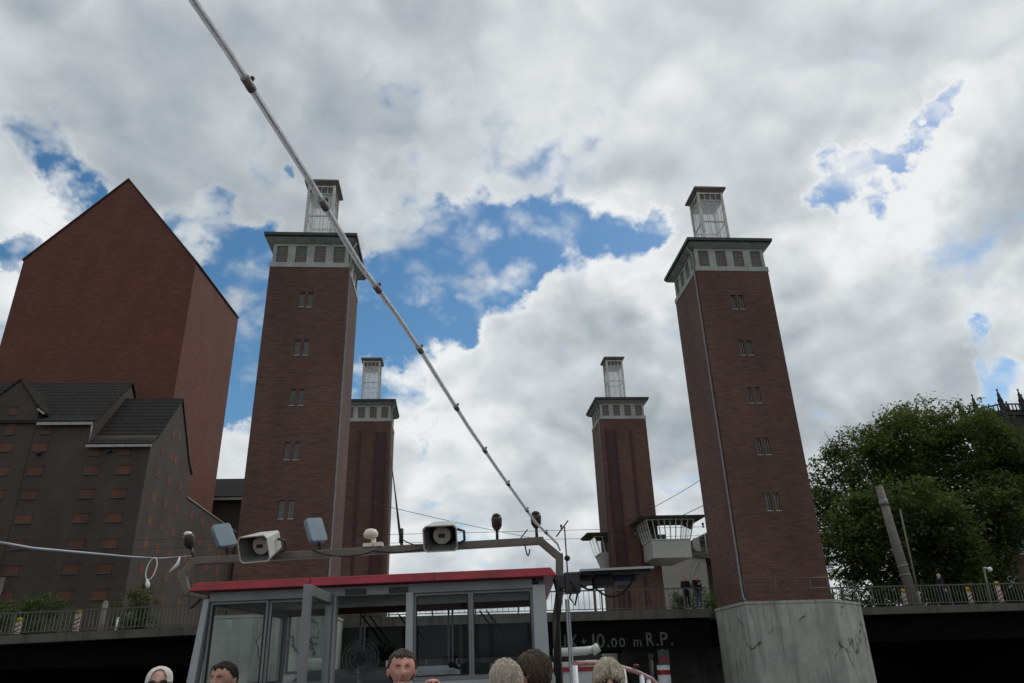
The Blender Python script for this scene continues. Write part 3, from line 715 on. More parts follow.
# dormer roofs running back into the main roof
r.prism([(-51.2,DF-.12,36.95),(-48.7,DF-.12,33.8),(-47.7,DF-.12,32.95),(-47.7,DF-.12,33.2),(-48.65,DF-.12,34.05),(-51.2,DF-.12,37.2)], (0,6.3,0))
r.prism([(-51.2,DF-.12,36.95),(-53.6,DF-.12,34.5),(-55.4,DF-.12,32.9),(-55.4,DF-.12,33.15),(-53.6,DF-.12,34.75),(-51.2,DF-.12,37.2)], (0,6.3,0))
r.build('roof', M['roof'], Wt, world=True)
gt = MB()
gt.box(-41.95, GX+.25, YF-.62, YF-.42, 28.62, 28.92); gt.box(-47.9, -41.75, YF-.62, YF-.42, 31.3, 31.62); gt.box(-75, -55.5, YF-.62, YF-.42, 31.3, 31.62)
gt.bar((-48.35,DF-.2,33.35),(-47.5,DF-.2,32.75),.14,.2)
gt.tube([(-41.9,YF-.3,31.3),(-41.9,YF-.12,30.6),(-41.9,YF-.12,29.2)], .09, 8)
gt.build('gutter', M['gutter'], Wt, world=True)
def wf(x, z, w=1.6, h=.95):
    w *= random.uniform(.93,1.04); q = MB(); yy = YF-.085 if -55.2 < x < -48.3 else YF-.03; q.box(x-w/2, x+w/2, yy, YF+.05, z-h/2, z+h/2); o = q.build('bricked_window', M['infill'], Wt, world=True)
    y = YF-.09 if -55.2 < x < -48.3 else YF-.04
    q = MB(); q.box(x-w/2-.1, x+w/2+.1, y-.05, y+.02, z+h/2+.002, z+h/2+.14); q.build('lintel', M['darkbrick'], o, world=True)
    q = MB(); q.box(x-w/2-.08, x+w/2+.08, y-.09, y+.02, z-h/2-.1, z-h/2-.002); q.build('sill', M['slab'], o, world=True)
for z in (12.55, 15.25, 17.9, 20.7, 23.4, 26.1):
    for x in (-37.55, -41.05, -47.15, -50.75, -54.3, -57.9): wf(x, z)
for x, z in ((-37.75,28.1),(-41.1,28.1)): wf(x, z, 1.3, .5)
wf(-47.2, 28.85); wf(-50.95, 28.85); wf(-50.95, 31.0, 1.0, 1.3); wf(-51.2, 33.2, 1.0, .8); wf(-54.0, 31.0, 1.0, 1.3); wf(-47.0, 30.65, 1.2, .45)
def wg(y, z, w=1.25, h=1.15):
    q = MB(); q.box(GX-.05, GX+.03, y-w/2, y+w/2, z-h/2, z+h/2); q.build('bricked_window', M['infill'], Wt, world=True)
for z in (26.5, 23.6, 20.9, 18.2, 15.5, 12.8):
    for y in (88.2, 91.95, 96.0): wg(y, z)
for y, z in ((91.1,32.1),(93.2,32.3)): wg(y, z, .9, 1.1)
for y in (88.5, 91.4, 92.9, 96): wg(y, 29.35, .8, 1.0)
for z in (24.0, 21.1, 18.3, 15.5, 12.8):
    for y in (101.6, 106.3, 111, 115.7, 120.4): wg(y, z, 1.35, 1.1)
# loading hoist stubs below the eaves
for x, z in ((-39.4, 28.2), (-47.1, 28.0)):
    q = MB(); q.box(x-.22, x+.22, YF-.5, YF-.03, z-.12, z+.12); q.build('hoist_bracket', M['black'], Wt, world=True)
B2 = thing('rear_warehouse', 'dark metal-roofed building glimpsed between the archive block and the left tower', 'warehouse', (-33, 134, 5.9))
m = MB(); m.box(-46.5, -24, 127, 141, 5.9, 31.0); m.build('wall', M['darkbrick'], B2, world=True)
m = MB(); m.prism([(-46.6,125.4,31.3),(-46.6,134,36.3),(-46.6,134,36.6),(-46.6,125.4,31.6)], (23,0,0)); m.prism([(-46.6,142.6,31.3),(-46.6,134,36.3),(-46.6,134,36.6),(-46.6,142.6,31.6)], (23,0,0)); m.build('roof', M['roof'], B2, world=True)
m = MB(); m.box(-46.6, -23.5, 125.1, 125.35, 30.9, 31.3); m.tube([(-35.0,125.3,31),(-35.0,126.85,30.2),(-35.0,126.85,8)], .12, 8); m.build('gutter', M['gutter'], B2, world=True)

# ------------------------------------------------------------------ houses behind the right bank
H1 = thing('rendered_house', 'beige rendered house with grey slate roof behind the bridge railing', 'house', (28, 88, 6.1))
m = MB(); m.prism([(24.0,85,6.1),(29.2,85,6.1),(29.2,85,15.0),(26.6,85,15.6),(24.0,85,15.2)], (0,9,0)); m.build('wall', M['plaster'], H1, world=True)
m = MB(); m.prism([(27.4,84.7,15.2),(33.5,84.7,14.4),(33.5,88,19.3),(28.8,88,17.2)], (0,6,.25)); m.build('roof', M['roof'], H1, world=True)
m = MB(); m.box(29.21, 36, 86, 94, 6.1, 14.4); m.build('side_wing', M['darkbrick'], H1, world=True)
m = MB(); m.box(28.5, 29.1, 86, 86.6, 15, 17.4); m.tube([(29.7,85.6,14.5),(29.7,85.6,17.8)], .06, 6); m.build('chimney', M['plaster'], H1, world=True)
H2 = thing('brick_flats', 'red brick flats with dark balconies at the right edge behind the trees', 'house', (57, 74, 6.1))
m = MB(); m.box(54.9, 66, 70.6, 80, 6.1, 17); m.box(51.6, 54.89, 71.9, 80, 6.1, 17); m.build('wall', M['rustbrick'], H2, world=True)
for z in (7.2, 9.9, 12.4, 15.0):
    m = MB(); m.box(51.7, 54.88, 70.2, 71.89, z-.15, z); b = m.build('balcony', M['palealu'], H2, world=True)
    m = MB(); m.box(51.7, 54.88, 70.2, 70.26, z+.01, z+1.0); m.build('balustrade', M['winframe'], b, world=True)
    m = MB(); m.box(52.0, 54.6, 71.84, 71.895, z+.05, z+2.1); m.build('window', M['darkglass'], H2, world=True)
for z in (10.4, 13.0, 15.6):
    m = MB(); m.box(56.3, 58.3, 70.53, 70.595, z-.1, z+1.3); o = m.build('window', M['winframe'], H2, world=True)
    m = MB(); m.box(56.4, 58.2, 70.49, 70.525, z, z+1.2); m.build('pane', M['plate'], o, world=True)
m = MB(); m.box(51.4, 66.2, 70.4, 80.2, 17.01, 17.3); m.build('roof', M['copper'], H2, world=True)

# ------------------------------------------------------------------ church tower
CH = thing('church_tower', 'black gothic church tower top with pinnacles rising behind the trees', 'church tower', (153.3, 186, 6))
def oct_(r, z, n=8, off=math.pi/8): return [(153.3+r*math.cos(off+2*math.pi*i/n), 186+r*math.sin(off+2*math.pi*i/n), z) for i in range(n)]
m = MB(); a = oct_(7.6, 6); b = oct_(7.6, 64.0)
m.add(a+b, [(i,(i+1)%8,8+(i+1)%8,8+i) for i in range(8)] + [tuple(range(8,16))]); m.build('octagon', M['stone'], CH, world=True)
m = MB()
for i in range(8):   # tracery parapet: open arches between the corners
    p, q = Vector(oct_(7.9, 62.5)[i]), Vector(oct_(7.9, 62.5)[(i+1)%8])
    m.bar(p+Vector((0,0,.2)), q+Vector((0,0,.2)), .5, .8); m.bar(p+Vector((0,0,3.0)), q+Vector((0,0,3.0)), .3, .35)
    for k in range(1, 6): e = p.lerp(q, k/6); m.bar(e, e+Vector((0,0,3.0)), .22, .22)
m.build('parapet', M['stone'], CH, world=True)
for i in range(8):
    p = Vector(oct_(8.0, 58)[i]); m = MB(); m.bar(p, p+Vector((0,0,8.4)), .95); m.tube([p+Vector((0,0,8.4)), p+Vector((0,0,9.2)), p+Vector((0,0,11.6))], [.75,.5,.08], 6); m.ball(p+Vector((0,0,11.6)), .3, 6, 4)
    for zz in (9.2, 10.1): m.box(p.x-.5, p.x+.5, p.y-.1, p.y+.1, p.z+zz, p.z+zz+.25)
    m.build('pinnacle', M['stone'], CH, world=True)

# ------------------------------------------------------------------ trees and bushes
def leaves(mb, blobs, n_cl, n_leaf, cr, ls, rng, fill=.35):
    tot = sum(b[3]*b[4]*b[5] for b in blobs)
    for (cx, cy, cz, rx, ry, rz) in blobs:
        k = max(3, int(n_cl*(rx*ry*rz)/tot))
        for _ in range(k):
            while True:
                d = Vector((rng.gauss(0,1), rng.gauss(0,1), rng.gauss(0,1)))
                if d.length > .01: break
            d.normalize(); rr = (rng.random()**fill)
            c = Vector((cx+d.x*rx*rr, cy+d.y*ry*rr, cz+d.z*rz*rr))
            if noise.noise(c*.33) < -.17: continue
            s = cr*(.6+.8*rng.random())
            for _ in range(n_leaf):
                o = Vector((rng.gauss(0,.5), rng.gauss(0,.5), rng.gauss(0,.34)))*s
                p = c+o
                n = Vector((rng.gauss(0,.6), rng.gauss(0,.6), 1+rng.random()*.4)).normalized()
                u = n.orthogonal().normalized(); a = rng.random()*6.28
                u = u*math.cos(a) + n.cross(u)*math.sin(a); v = n.cross(u)
                l = ls*(.6+.8*rng.random()); wdt = l*(.42+.2*rng.random())
                dr = Vector((0,0,-l*.25))
                mb.add([p-u*l*.5, p+v*wdt*.5, p+u*l*.5+dr, p-v*wdt*.5], [(0,1,2,3)])
def tree(label, x, y, z0, th, blobs, n_cl, mat, trunk_r, seed, group, cr=.95, ls=.40, nl=24):
    rng = random.Random(seed)
    t = thing('broadleaf_tree', label, 'tree', (x, y, z0), group=group)
    T = MB(); top = max(b[2] for b in blobs)
    T.tube([(x,y,z0-.2),(x+.1,y,z0+1),(x+.2,y+.1,z0+th*.6),(x-.1,y,z0+th),(x,y,z0+(top-z0)*.85)], [trunk_r*1.3,trunk_r,trunk_r*.85,trunk_r*.7,trunk_r*.18], 10)
    for (cx,cy,cz,rx,ry,rz) in blobs:
        for _ in range(3):
            e = Vector((cx+rng.uniform(-.6,.6)*rx, cy+rng.uniform(-.6,.6)*ry, cz+rng.uniform(-.2,.7)*rz)); s = Vector((x, y, z0+th*rng.uniform(.6,1.2)))
            mid = s.lerp(e, .5)+Vector((rng.uniform(-.5,.5), rng.uniform(-.5,.5), -.3)); T.tube([s, mid, e], [trunk_r*.42, trunk_r*.26, .04], 6)
            for _ in range(2):
                g2 = e+Vector((rng.uniform(-1.6,1.6), rng.uniform(-1.6,1.6), rng.uniform(-.3,1.6))); T.tube([mid.lerp(e,.5), g2], [.07,.02], 5)
    T.build('trunk', M['bark'], t, world=True)
    L = MB(); leaves(L, blobs, n_cl, nl, cr, ls, rng); L.build('crown', mat, t, world=True)
G = 'trees behind the right approach'
tree('lower round dark tree standing in front, directly behind the leaning grey pole', 39.2, 63.5, 6.1, 4, [(36.5,63.5,13.5,4.2,4,4.2),(40.5,63,15.2,4.6,4,4),(43.2,63.5,11.5,3.6,3.5,4),(37.5,63,9.5,3.5,3,2.6),(44.6,64,14.5,3,3,3)], 1426, M['leaf2'], .35, 11, G)
tree('tall leafy tree with crown right beside the right tower', 41.5, 72, 6.1, 7, [(39.8,72,20.0,3.4,4,4.2),(37.9,72,17.2,2.6,4,3.2),(43.5,72,22.3,4.6,5,4.6),(48,72,24.6,4.6,5,4),(39.5,72,15,3.4,4,4),(46,72,19,4,4,4),(47.5,73,14.5,4.5,4,4.5)], 1747, M['leaf'], .45, 12, G)
tree('tallest spreading tree in the middle of the group, its crown against the sky', 54, 74, 6.1, 8, [(52,74,26.2,4.4,5,3.8),(56.2,74,26.3,4.4,5,3.5),(54,73,21.5,6,5,4.6),(58.8,74,22.4,4.4,5,4.2),(50.5,73,18,4,4,4)], 1885, M['leaf'], .5, 13, G)
tree('tree at the right edge below the black church tower', 62, 71, 6.1, 8, [(60.0,71,22.6,4.6,4.5,3.4),(64.5,71,21.4,4.0,4.5,3.0),(70,71,19,5,5,5),(63.8,71,21,4.6,5,4.6),(58,70,18.5,4.5,4,3.6),(64,70,16.5,5,4,3.5),(68,71,20,5,5,4)], 1747, M['leaf2'], .45, 14, G)
tree('dark tree low behind the railing between the pole and the flats', 50, 67, 6.1, 3.5, [(48.5,67,13,4,3.5,3.6),(52,67,16.2,4,3.5,3.2),(46.6,67,9.6,3,3,2.8),(50.2,67,9.4,2.4,2.6,2.6),(54.5,68,18,3,3,2.6)], 1196, M['leaf2'], .3, 15, G)
def bush(label, x, y, z0, blobs, n, seed, mat, cr=.4, ls=.2):
    rng = random.Random(seed); t = thing('bush', label, 'bush', (x, y, z0), group='bushes along the road')
    T = MB()
    for (cx,cy,cz,rx,ry,rz) in blobs:
        for _ in range(3): T.tube([(x,y,z0-.1),(cx+rng.uniform(-.4,.4)*rx,cy,z0+(cz-z0)*.6),(cx+rng.uniform(-.5,.5)*rx,cy+rng.uniform(-.5,.5)*ry,cz+rz*.6)], [.07,.05,.015], 5)
    T.build('stems', M['bark'], t, world=True)
    L = MB(); leaves(L, blobs, n, 22, cr, ls, rng, .45); L.build('foliage', mat, t, world=True)
bush('long green hedge-like bush behind the left railing', -22.5, 62.5, 5.9, [(-36.5,62.5,9.1,3.2,1.5,1.2),(-31.5,62.5,9.4,3.4,1.5,1.3),(-27.5,62.5,8.8,2.4,1.5,1.0),(-34,62.5,7.3,5.5,1.6,1.4),(-26.5,62.5,7.2,4,1.4,1.3)], 800, 21, M['hedge'])
bush('round dark bush at the foot of the warehouse corner', -24.2, 62.2, 5.9, [(-24.4,62.2,9.9,1.5,1.2,1.3),(-24.2,62.2,8.4,1.7,1.3,1.4),(-24.4,62.2,7,1.5,1.2,1.2)], 200, 22, M['leaf2'])
bush('tall bush behind the two people on the bridge', 21.6, 64.5, 6.1, [(20.9,64.5,10.3,1.1,1,1.5),(22.8,64.5,9.6,1.5,1.2,1.6),(21.5,64.5,8.2,2.2,1.3,1.5),(23.8,64.5,8.4,1.3,1.2,1.5)], 260, 23, M['hedge'])
bush('low dark hedge along the pavement behind the right railing', 38, 61.5, 6.1, [(x_,61.5,7.6+.5*math.sin(x_*1.7),1.6,1.1,1.7+.5*math.sin(x_)) for x_ in range(26, 60, 2)], 1500, 25, M['leaf2'], .5, .26)
bush('low bush left of the two people on the bridge', 19.4, 64.2, 6.1, [(19.3,64.2,8.7,1.0,1,1.2),(19.5,64.2,7.3,1.2,1,1.1)], 120, 24, M['hedge'])

# ------------------------------------------------------------------ the tour boat we stand on (local: x to the right, y ahead, z above water)
TILT = -.0103
B = thing('tour_boat', 'tour boat with grey framed wheelhouse, red roof edge and lamp mast in the foreground', 'boat', tuple(r0*.048), -YA)
B.rotation_euler = (0, TILT, -YA)
DK = 3.0; E = 4.6
m = MB()
sec = [(-9,2.3,2.5),(-6,2.5,2.6),(4,2.6,2.65),(12,2.5,2.6),(15,1.8,2.1),(17.2,.9,1.3),(18.6,.05,.25)]
cxb = -1.1
vs = []; fs = []
for (y, wb, wt) in sec:
    zt = 1.75 if y < 9 else 1.75+(y-9)*.035
    vs += [(cxb-wb*.8,y,-.5),(cxb-wt,y,zt),(cxb+wt,y,zt),(cxb+wb*.8,y,-.5)]
for i in range(len(sec)-1):
    for k in range(4): fs.append((i*4+k, i*4+(k+1) % 4, i*4+4+(k+1) % 4, i*4+4+k))
fs += [(0,1,2,3), (len(vs)-4,len(vs)-1,len(vs)-2,len(vs)-3)]
m.add(vs, fs); m.build('hull', M['white'], B)
m = MB()
for s in (-1, 1): m.tube([(cxb+s*(w_+.02), y, (1.6 if y < 9 else 1.6+(y-9)*.035)) for y, _, w_ in sec[:-1]], .07, 6)
m.build('red_rubbing_strake', M['boatred'], B)
m = MB(); m.box(cxb-2.5, cxb+2.5, -8, 8.6, 1.76, 2.6); m.build('lower_saloon', M['white'], B)
m = MB(); m.box(cxb-2.62, cxb+2.62, -8.1, 8.8, 2.62, DK); m.build('upper_deck', M['deckred'], B)
# wheelhouse: rear wall at y=6, front wall at y=8
xl, xr = -2.455, .20
def ws(name, mat, boxes, parent=B, bev=.004):
    q = MB()
    for b in boxes: q.box(*b)
    return q.build(name, mat, parent, bev)
sl = E-.10; wt_ = E+.525
ws('wheelhouse_wall', M['palealu'], [(xl-.06,xl+.0,6.0,8.0,DK,sl),(xr,xr+.04,6.0,8.0,DK,sl),(xl,-1.44,6.0,6.05,DK,sl),(-.88,xr,6.0,6.05,DK,sl),(xl,xr,7.95,8.0,DK,sl)])
# posts with a slight tumblehome
for vv in ([(-2.66,5.96,DK),(-2.55,5.96,DK),(-2.42,5.96,E+.55),(-2.465,5.96,E+.55),(-2.66,6.06,DK),(-2.55,6.06,DK),(-2.42,6.06,E+.55),(-2.465,6.06,E+.55)],
           [(.085,5.955,DK),(.215,5.955,DK),(.20,5.955,E+.55),(.10,5.955,E+.55),(.085,6.06,DK),(.215,6.06,DK),(.20,6.06,E+.55),(.10,6.06,E+.55)]):
    q = MB(); q.add(vv, [(0,1,2,3),(7,6,5,4),(0,4,5,1),(1,5,6,2),(2,6,7,3),(3,7,4,0)]); q.build('corner_post', M['palealu'], B, .006)
ws('window_post', M['palealu'], [(-.885,-.828,5.96,6.06,DK,E+.535)], B, .006); ws('window_post', M['palealu'], [(-1.475,-1.43,5.965,6.06,DK,E+.535)], B, .006)
for x in (xl+.01, xr-.05): ws('corner_post', M['palealu'], [(x, x+.05, 7.93, 7.99, DK, E+.55)])
ws('window_header', M['alu'], [(-2.42,.10,5.97,6.05,E+.525,E+.60),(xl,xl+.05,6.07,7.92,E+.53,E+.60),(xr-.05,xr,6.07,7.92,E+.53,E+.60),(xl+.06,xr-.06,7.94,7.99,E+.565,E+.605)])
ws('vent_grille', M['dark'], [(-1.36,-1.2,5.955,5.968,E+.535,E+.575)]); ws('vent_grille', M['dark'], [(-1.02,-.87,5.955,5.968,E+.535,E+.575)])
def window(x0, x1, mat, y=6.01, z0=sl, z1=wt_, fw_=.02):
    f = MB(); f.box(x0,x1,y-.015,y+.02,z0,z0+fw_*1.6); f.box(x0,x1,y-.015,y+.02,z1-fw_,z1); f.box(x0,x0+fw_,y-.015,y+.02,z0+fw_*1.6,z1-fw_); f.box(x1-fw_,x1,y-.015,y+.02,z0+fw_*1.6,z1-fw_)
    o = f.build('window', M['alu'], B); p = MB(); p.poly([(x0+fw_,y,z0+fw_*1.6),(x1-fw_,y,z0+fw_*1.6),(x1-fw_,y,z1-fw_),(x0+fw_,y,z1-fw_)]); p.build('pane', mat, o); return o
window(-2.415,-1.965, M['murky']); window(-1.962,-1.477, M['murky'], 6.03)
window(-.826,-.385, M['clear']); window(-.382,.098, M['clear'])
def swindow(x):
    f = MB()
    for (a,b,c,d) in ((6.07,7.92,sl,sl+.03),(6.07,7.92,wt_-.02,wt_),(6.07,6.1,sl+.031,wt_-.021),(7.89,7.92,sl+.031,wt_-.021)): f.box(x,x+.03,a,b,c,d)
    o = f.build('window', M['alu'], B); p = MB(); p.poly([(x+.015,6.1,sl+.03),(x+.015,7.89,sl+.03),(x+.015,7.89,wt_-.02),(x+.015,6.1,wt_-.02)]); p.build('pane', M['clear'], o)
swindow(xl+.005); swindow(xr-.035)
fx = [-2.39,-1.62,-.72,.145]
for i in range(3): window(fx[i]+.01, fx[i+1]-.01, M['clear'], 7.96, E-.02, E+.56, .018)
# wipers on the front windows
for x in (-1.62, -1.25, -.42):
    q = MB()
    for d in (0, .07): q.tube([(x+d,7.93,E+.5),(x+d+.2,7.92,E+.24)], .008, 5)
    q.build('wiper', M['black'], B)
ws('ceiling', M['cabin_in'], [(xl+.06,xr-.06,6.06,7.93,E+.575,E+.60)])
ws('wood_trim', M['wood'], [(xl+.07,xr-.07,7.86,7.92,E+.515,E+.572)])
# roof with sloping red fascia
q = MB()
a = [(-2.56,5.86),(.295,5.86),(.295,8.3),(-2.56,8.3)]; b = [(-2.51,5.9),(.25,5.9),(.25,8.24),(-2.51,8.24)]
q.add([(x,y,E+.602) for x,y in a]+[(x,y,E+.668) for x,y in b], [(0,1,5,4),(1,2,6,5),(2,3,7,6),(3,0,4,7),(3,2,1,0),(4,5,6,7)])
q.build('roof', M['boatred'], B, .006)
q = MB(); q.box(-2.4,.12,6.1,8.0,E+.669,E+.685); q.build('roof_top_sheet', M['palealu'], B)
for x in (-1.62, -.66):
    q = MB(); q.bar((x,5.853,E+.604),(x,5.893,E+.668),.004,.004); q.build('fascia_seam', M['black'], B)
for x0, x1 in ((-2.415,-1.965),(-.826,-.385),(-.382,.098)):
    q = MB(); y = 5.992
    for a_, b_ in (((x0+.02,y,sl+.034),(x1-.02,y,sl+.034)),((x0+.02,y,wt_-.022),(x1-.02,y,wt_-.022)),((x0+.022,y,sl+.036),(x0+.022,y,wt_-.024)),((x1-.022,y,sl+.036),(x1-.022,y,wt_-.024))): q.bar(a_, b_, .008)
    q.build('window_seal', M['black'], B)
# open door, hinged at its right edge and swung towards us
d = thing('wheelhouse_door', None, None); d.parent = B; d.location = (-1.47, 5.96, DK+.05); d.rotation_euler = (0,0,R(90+2.5)); d['label'] = 'open grey framed glass door swung out towards us'
q = MB()  # local: x along the door (towards us after rotation is -x)
h_ = E+.54-DK-.05
for (x0,x1,z0,z1) in ((-.82,-.75,0,h_),(-.07,0,0,h_),(-.75,-.07,h_-.07,h_),(-.75,-.07,0,.9)): q.box(x0,x1,-.025,.025,z0,z1)
q.build('door_frame', M['alu'], d, .004)
q = MB(); q.poly([(-.75,0,.9),(-.07,0,.9),(-.07,0,h_-.07),(-.75,0,h_-.07)]); q.build('pane', M['murky'], d)
q = MB(); q.tube([(-.78,-.03,.98),(-.78,-.08,1.0),(-.78,-.08,1.15),(-.78,-.03,1.17)], .011, 6); q.box(-.80,-.76,-.035,-.026,.95,1.2); q.build('handle', M['lens'], d)
# console, monitor, microphone
q = MB(); q.add([(-2.2,7.25,E-.16),(.08,7.25,E-.16),(.08,7.85,E-.02),(-2.2,7.85,E-.02),(-2.2,7.25,DK),(.08,7.25,DK),(.08,7.85,DK),(-2.2,7.85,DK)], [(0,1,2,3),(7,6,5,4),(0,4,5,1),(1,5,6,2),(2,6,7,3),(3,7,4,0)]); con = q.build('console', M['cabin_in'], B)
q = MB(); q.add([(-1.02,7.2,E-.085),(-.45,7.2,E-.085),(-.45,7.8,E+.0),(-1.02,7.8,E+.0),(-1.02,7.2,E-.11),(-.45,7.2,E-.11),(-.45,7.8,E-.025),(-1.02,7.8,E-.025)], [(0,1,2,3),(7,6,5,4),(0,4,5,1),(1,5,6,2),(2,6,7,3),(3,7,4,0)]); q.build('chart_board', plain('pale_chart_board', (.50,.60,.62), .5, 0, .15, 6.), con)
q = MB(); q.box(-2.2,.08,7.23,7.248,E-.19,E-.165); q.build('red_edge', M['boatred'], con)
q = MB(); q.bar((-.42,7.0,E-.09),(-.42,7.06,E+.0),.16,.02); q.box(-.55,-.29,6.98,7.01,E-.12,E+.01); q.tube([(-.42,7.05,E-.1),(-.42,7.3,E-.15)], .02, 6); q.build('monitor', M['black'], con)
q = MB(); q.tube([(-.62,7.0,E+.0),(-.5,7.02,E-.05),(-.45,7.1,E-.14)], [.02,.012,.012], 6); q.ball((-.63,7.0,E+.005), .026, 8, 6); q.build('microphone', M['black'], con)
# ---- mast arch
arch = [(-2.56,6.3,E+.60),(-2.75,6.29,E+.64),(-2.80,6.28,E+.775),(-2.72,6.3,E+.885),(.19,6.3,E+.93),(.345,6.3,E+.79),(.33,6.3,E+.52),(.285,6.32,E+.30),(.27,6.32,DK)]
q = MB()
for i in range(len(arch)-1): q.bar(arch[i], arch[i+1], .062 if i else .04, .062)
for p in arch[1:-1]: q.box(p[0]-.0315,p[0]+.0315,p[1]-.0305,p[1]+.0305,p[2]-.0315,p[2]+.0315)
ar = q.build('mast_arch', M['beam'], B, .008)
for x, rr in ((.372,.010),(.392,.007)):
    q = MB(); q.tube([(x-.004,6.22,DK),(x,6.22,E+.45)], rr, 8); q.build('pipe', M['palealu'], B)
def zb(x): return E+.885+(x+2.72)/2.91*.045+.0305
def spot(x, tilt, lens_up, label):
    q = MB(); z = zb(x); q.tube([(x+tilt*.4,6.3,z),(x,6.3,z+.09)], .014, 6); 
    q.tube([(x,6.3,z+.08),(x-tilt*.1,6.29,z+.11),(x-tilt*.2,6.28,z+.17),(x-tilt*.25,6.275,z+.19)], [.022,.042,.046,.04], 12)
    o = q.build('spotlight', M['lampmetal'], B); o['label'] = label
    q = MB(); q.ball((x-tilt*.27,6.27,z+.195), .036, 10, 6, (1,1,.6)); q.build('lens', lens_up, o)
spot(-2.77, .09, M['lens'], 'leftmost spotlight, tilted, with a pale head'); spot(-.17, .0, M['lampmetal'], 'rusty spotlight right of the right loudspeaker'); spot(.165, .0, M['lampmetal'], 'spotlight at the right end of the arch')
def flood(x, lean, label):
    z = zb(x); q = MB(); q.bar((x+.045,6.3,z),(x+.02,6.3,z+.1),.024,.016); br_ = q.build('floodlight', M['black'], B); br_['label'] = label
    q = MB(); c = Vector((x,6.28,z+.165)); rot = Matrix.Rotation(R(lean),3,'Y') @ Matrix.Rotation(R(46),3,'Z') @ Matrix.Rotation(R(-12),3,'X')
    pts = []; n = 10
    for (sx,sz) in ((1,1),(-1,1),(-1,-1),(1,-1)):
        for k in range(4):
            a = {(1,1):0,(-1,1):90,(-1,-1):180,(1,-1):270}[(sx,sz)]+k*30
            pts.append(c + rot @ Vector((sx*.055+.025*math.cos(R(a)), 0, sz*.085+.025*math.sin(R(a)))))
    q.prism([p + rot @ Vector((0,-.02,0)) for p in pts], rot @ Vector((0,.05,0))); q.build('lamp_plate', M['plate'], br_, .008)
flood(-2.49, -20, 'left blue grey floodlight seen from behind'); flood(-1.71, -12, 'right blue grey floodlight seen from behind')
def horn(x, z, yaw, label, sc=1.):
    """square horn loudspeaker: flared open box, round driver inside"""
    t = MB(); rot = Matrix.Rotation(R(yaw),3,'Z') @ Matrix.Rotation(R(24),3,'X'); c = Vector((x,6.12,z))
    def ring(y, hw, hh, ch): 
        return [c + rot @ Vector((px*sc, y*sc, pz*sc)) for px, pz in ((-hw+ch,-hh),(hw-ch,-hh),(hw,-hh+ch),(hw,hh-ch),(hw-ch,hh),(-hw+ch,hh),(-hw,hh-ch),(-hw,-hh+ch))]
    rs = [ring(-.13,.168,.128,.03), ring(.16,.115,.095,.02), ring(.24,.06,.06,.015), ring(.235,.05,.05,.012), ring(.15,.105,.085,.02), ring(-.128,.156,.117,.027)]
    vs = [v for r_ in rs for v in r_]; fs = []
    for i in (0, 1, 5):
        j = (i+1) % len(rs)
        for k in range(8): fs.append((i*8+k, i*8+(k+1) % 8, j*8+(k+1) % 8, j*8+k))
    t.add(vs, fs); t.add(rs[2], [tuple(range(8))])
    o = t.build('loudspeaker', M['hornwhite'], B); o['label'] = label
    t = MB(); vs = [v for i in (5, 4, 3) for v in rs[i]]; t.add(vs, [(i*8+k, i*8+(k+1) % 8, i*8+8+(k+1) % 8, i*8+8+k) for i in (0, 1) for k in range(8)]+[tuple(range(16, 24))]); t.build('horn_shaded_inside', M['hornshade'], o)
    q = MB(); ax = rot @ Vector((0,1,0)); p = c
    q.tube([p+ax*.16, p+ax*.02, p+ax*(-.012), p+ax*(-.017)], [.065,.078,.072,.034], 20, True, False); q.build('driver', M['hornwhite'], o)
    q = MB(); q.bar(c+rot @ Vector((-.026,-.020,0)), c+rot @ Vector((.026,-.020,0)), .018, .026); q.build('driver_slot', M['black'], o)
    q = MB(); q.tube([p+ax*.120, p+ax*.085], .083, 16); q.build('throat', M['black'], o)
    q = MB(); s = rot @ Vector((.125,.04,0)); q.tube([c+s+Vector((0,0,.03)), c+s+Vector((.05,.04,.02)), c+s+Vector((.05,.08,-.05)), c+s+Vector((0,.1,-.07))], .012, 6); q.bar(c+Vector((0,.1,-.08)), c+Vector((0,.18,-.08)), .12, .03); q.build('bracket', M['dark'], o)
horn(-2.11, E+.965, -16, 'left square horn loudspeaker turned slightly left', .84); horn(-.62, E+.985, -3, 'right square horn loudspeaker facing straight back', .84)
q = MB(); z = zb(-1.23); q.tube([(-1.22,6.3,z),(-1.22,6.3,z+.07)], .022, 8); q.box(-1.30,-1.22,6.26,6.34,z+.002,z+.03); q.box(-1.21,-1.14,6.26,6.34,z+.002,z+.035); o = q.build('antenna', M['radome'], B)
q = MB(); q.tube([(-1.24,6.3,z+.07),(-1.24,6.3,z+.085),(-1.245,6.3,z+.115),(-1.245,6.3,z+.145),(-1.245,6.3,z+.155)], [.02,.058,.062,.045,.01], 14); q.build('dome', M['radome'], o)
q = MB(); q.tube([(-.975,6.3,zb(-.97)-.02),(-1.0,6.3,zb(-1)+.12),(-1.05,6.3,E+1.42),(-1.13,6.3,E+1.95)], [.014,.012,.006,.003], 6); q.tube([(-.985,6.3,zb(-1)+.02),(-.985,6.3,zb(-1)+.14)], .02, 6); q.build('whip_antenna', M['black'], B)
q = MB(); q.tube([(.405,6.3,E+.5),(.405,6.3,E+1.04)], .006, 5); q.tube([(.33,6.3,E+.96),(.44,6.3,E+1.09)], .006, 5); q.ball((.41,6.3,E+.78), .025, 8, 6); q.tube([(-.02+.04,6.3,E+.95),(.09,6.3,E+1.03)], .005, 5); q.build('rod_antenna', M['black'], B)
q = MB()
def sag(a, b, s, n=10): 
    a, b = Vector(a), Vector(b); return [a.lerp(b, i/n)-Vector((0,0,4*s*(i/n)*(1-i/n))) for i in range(n+1)]
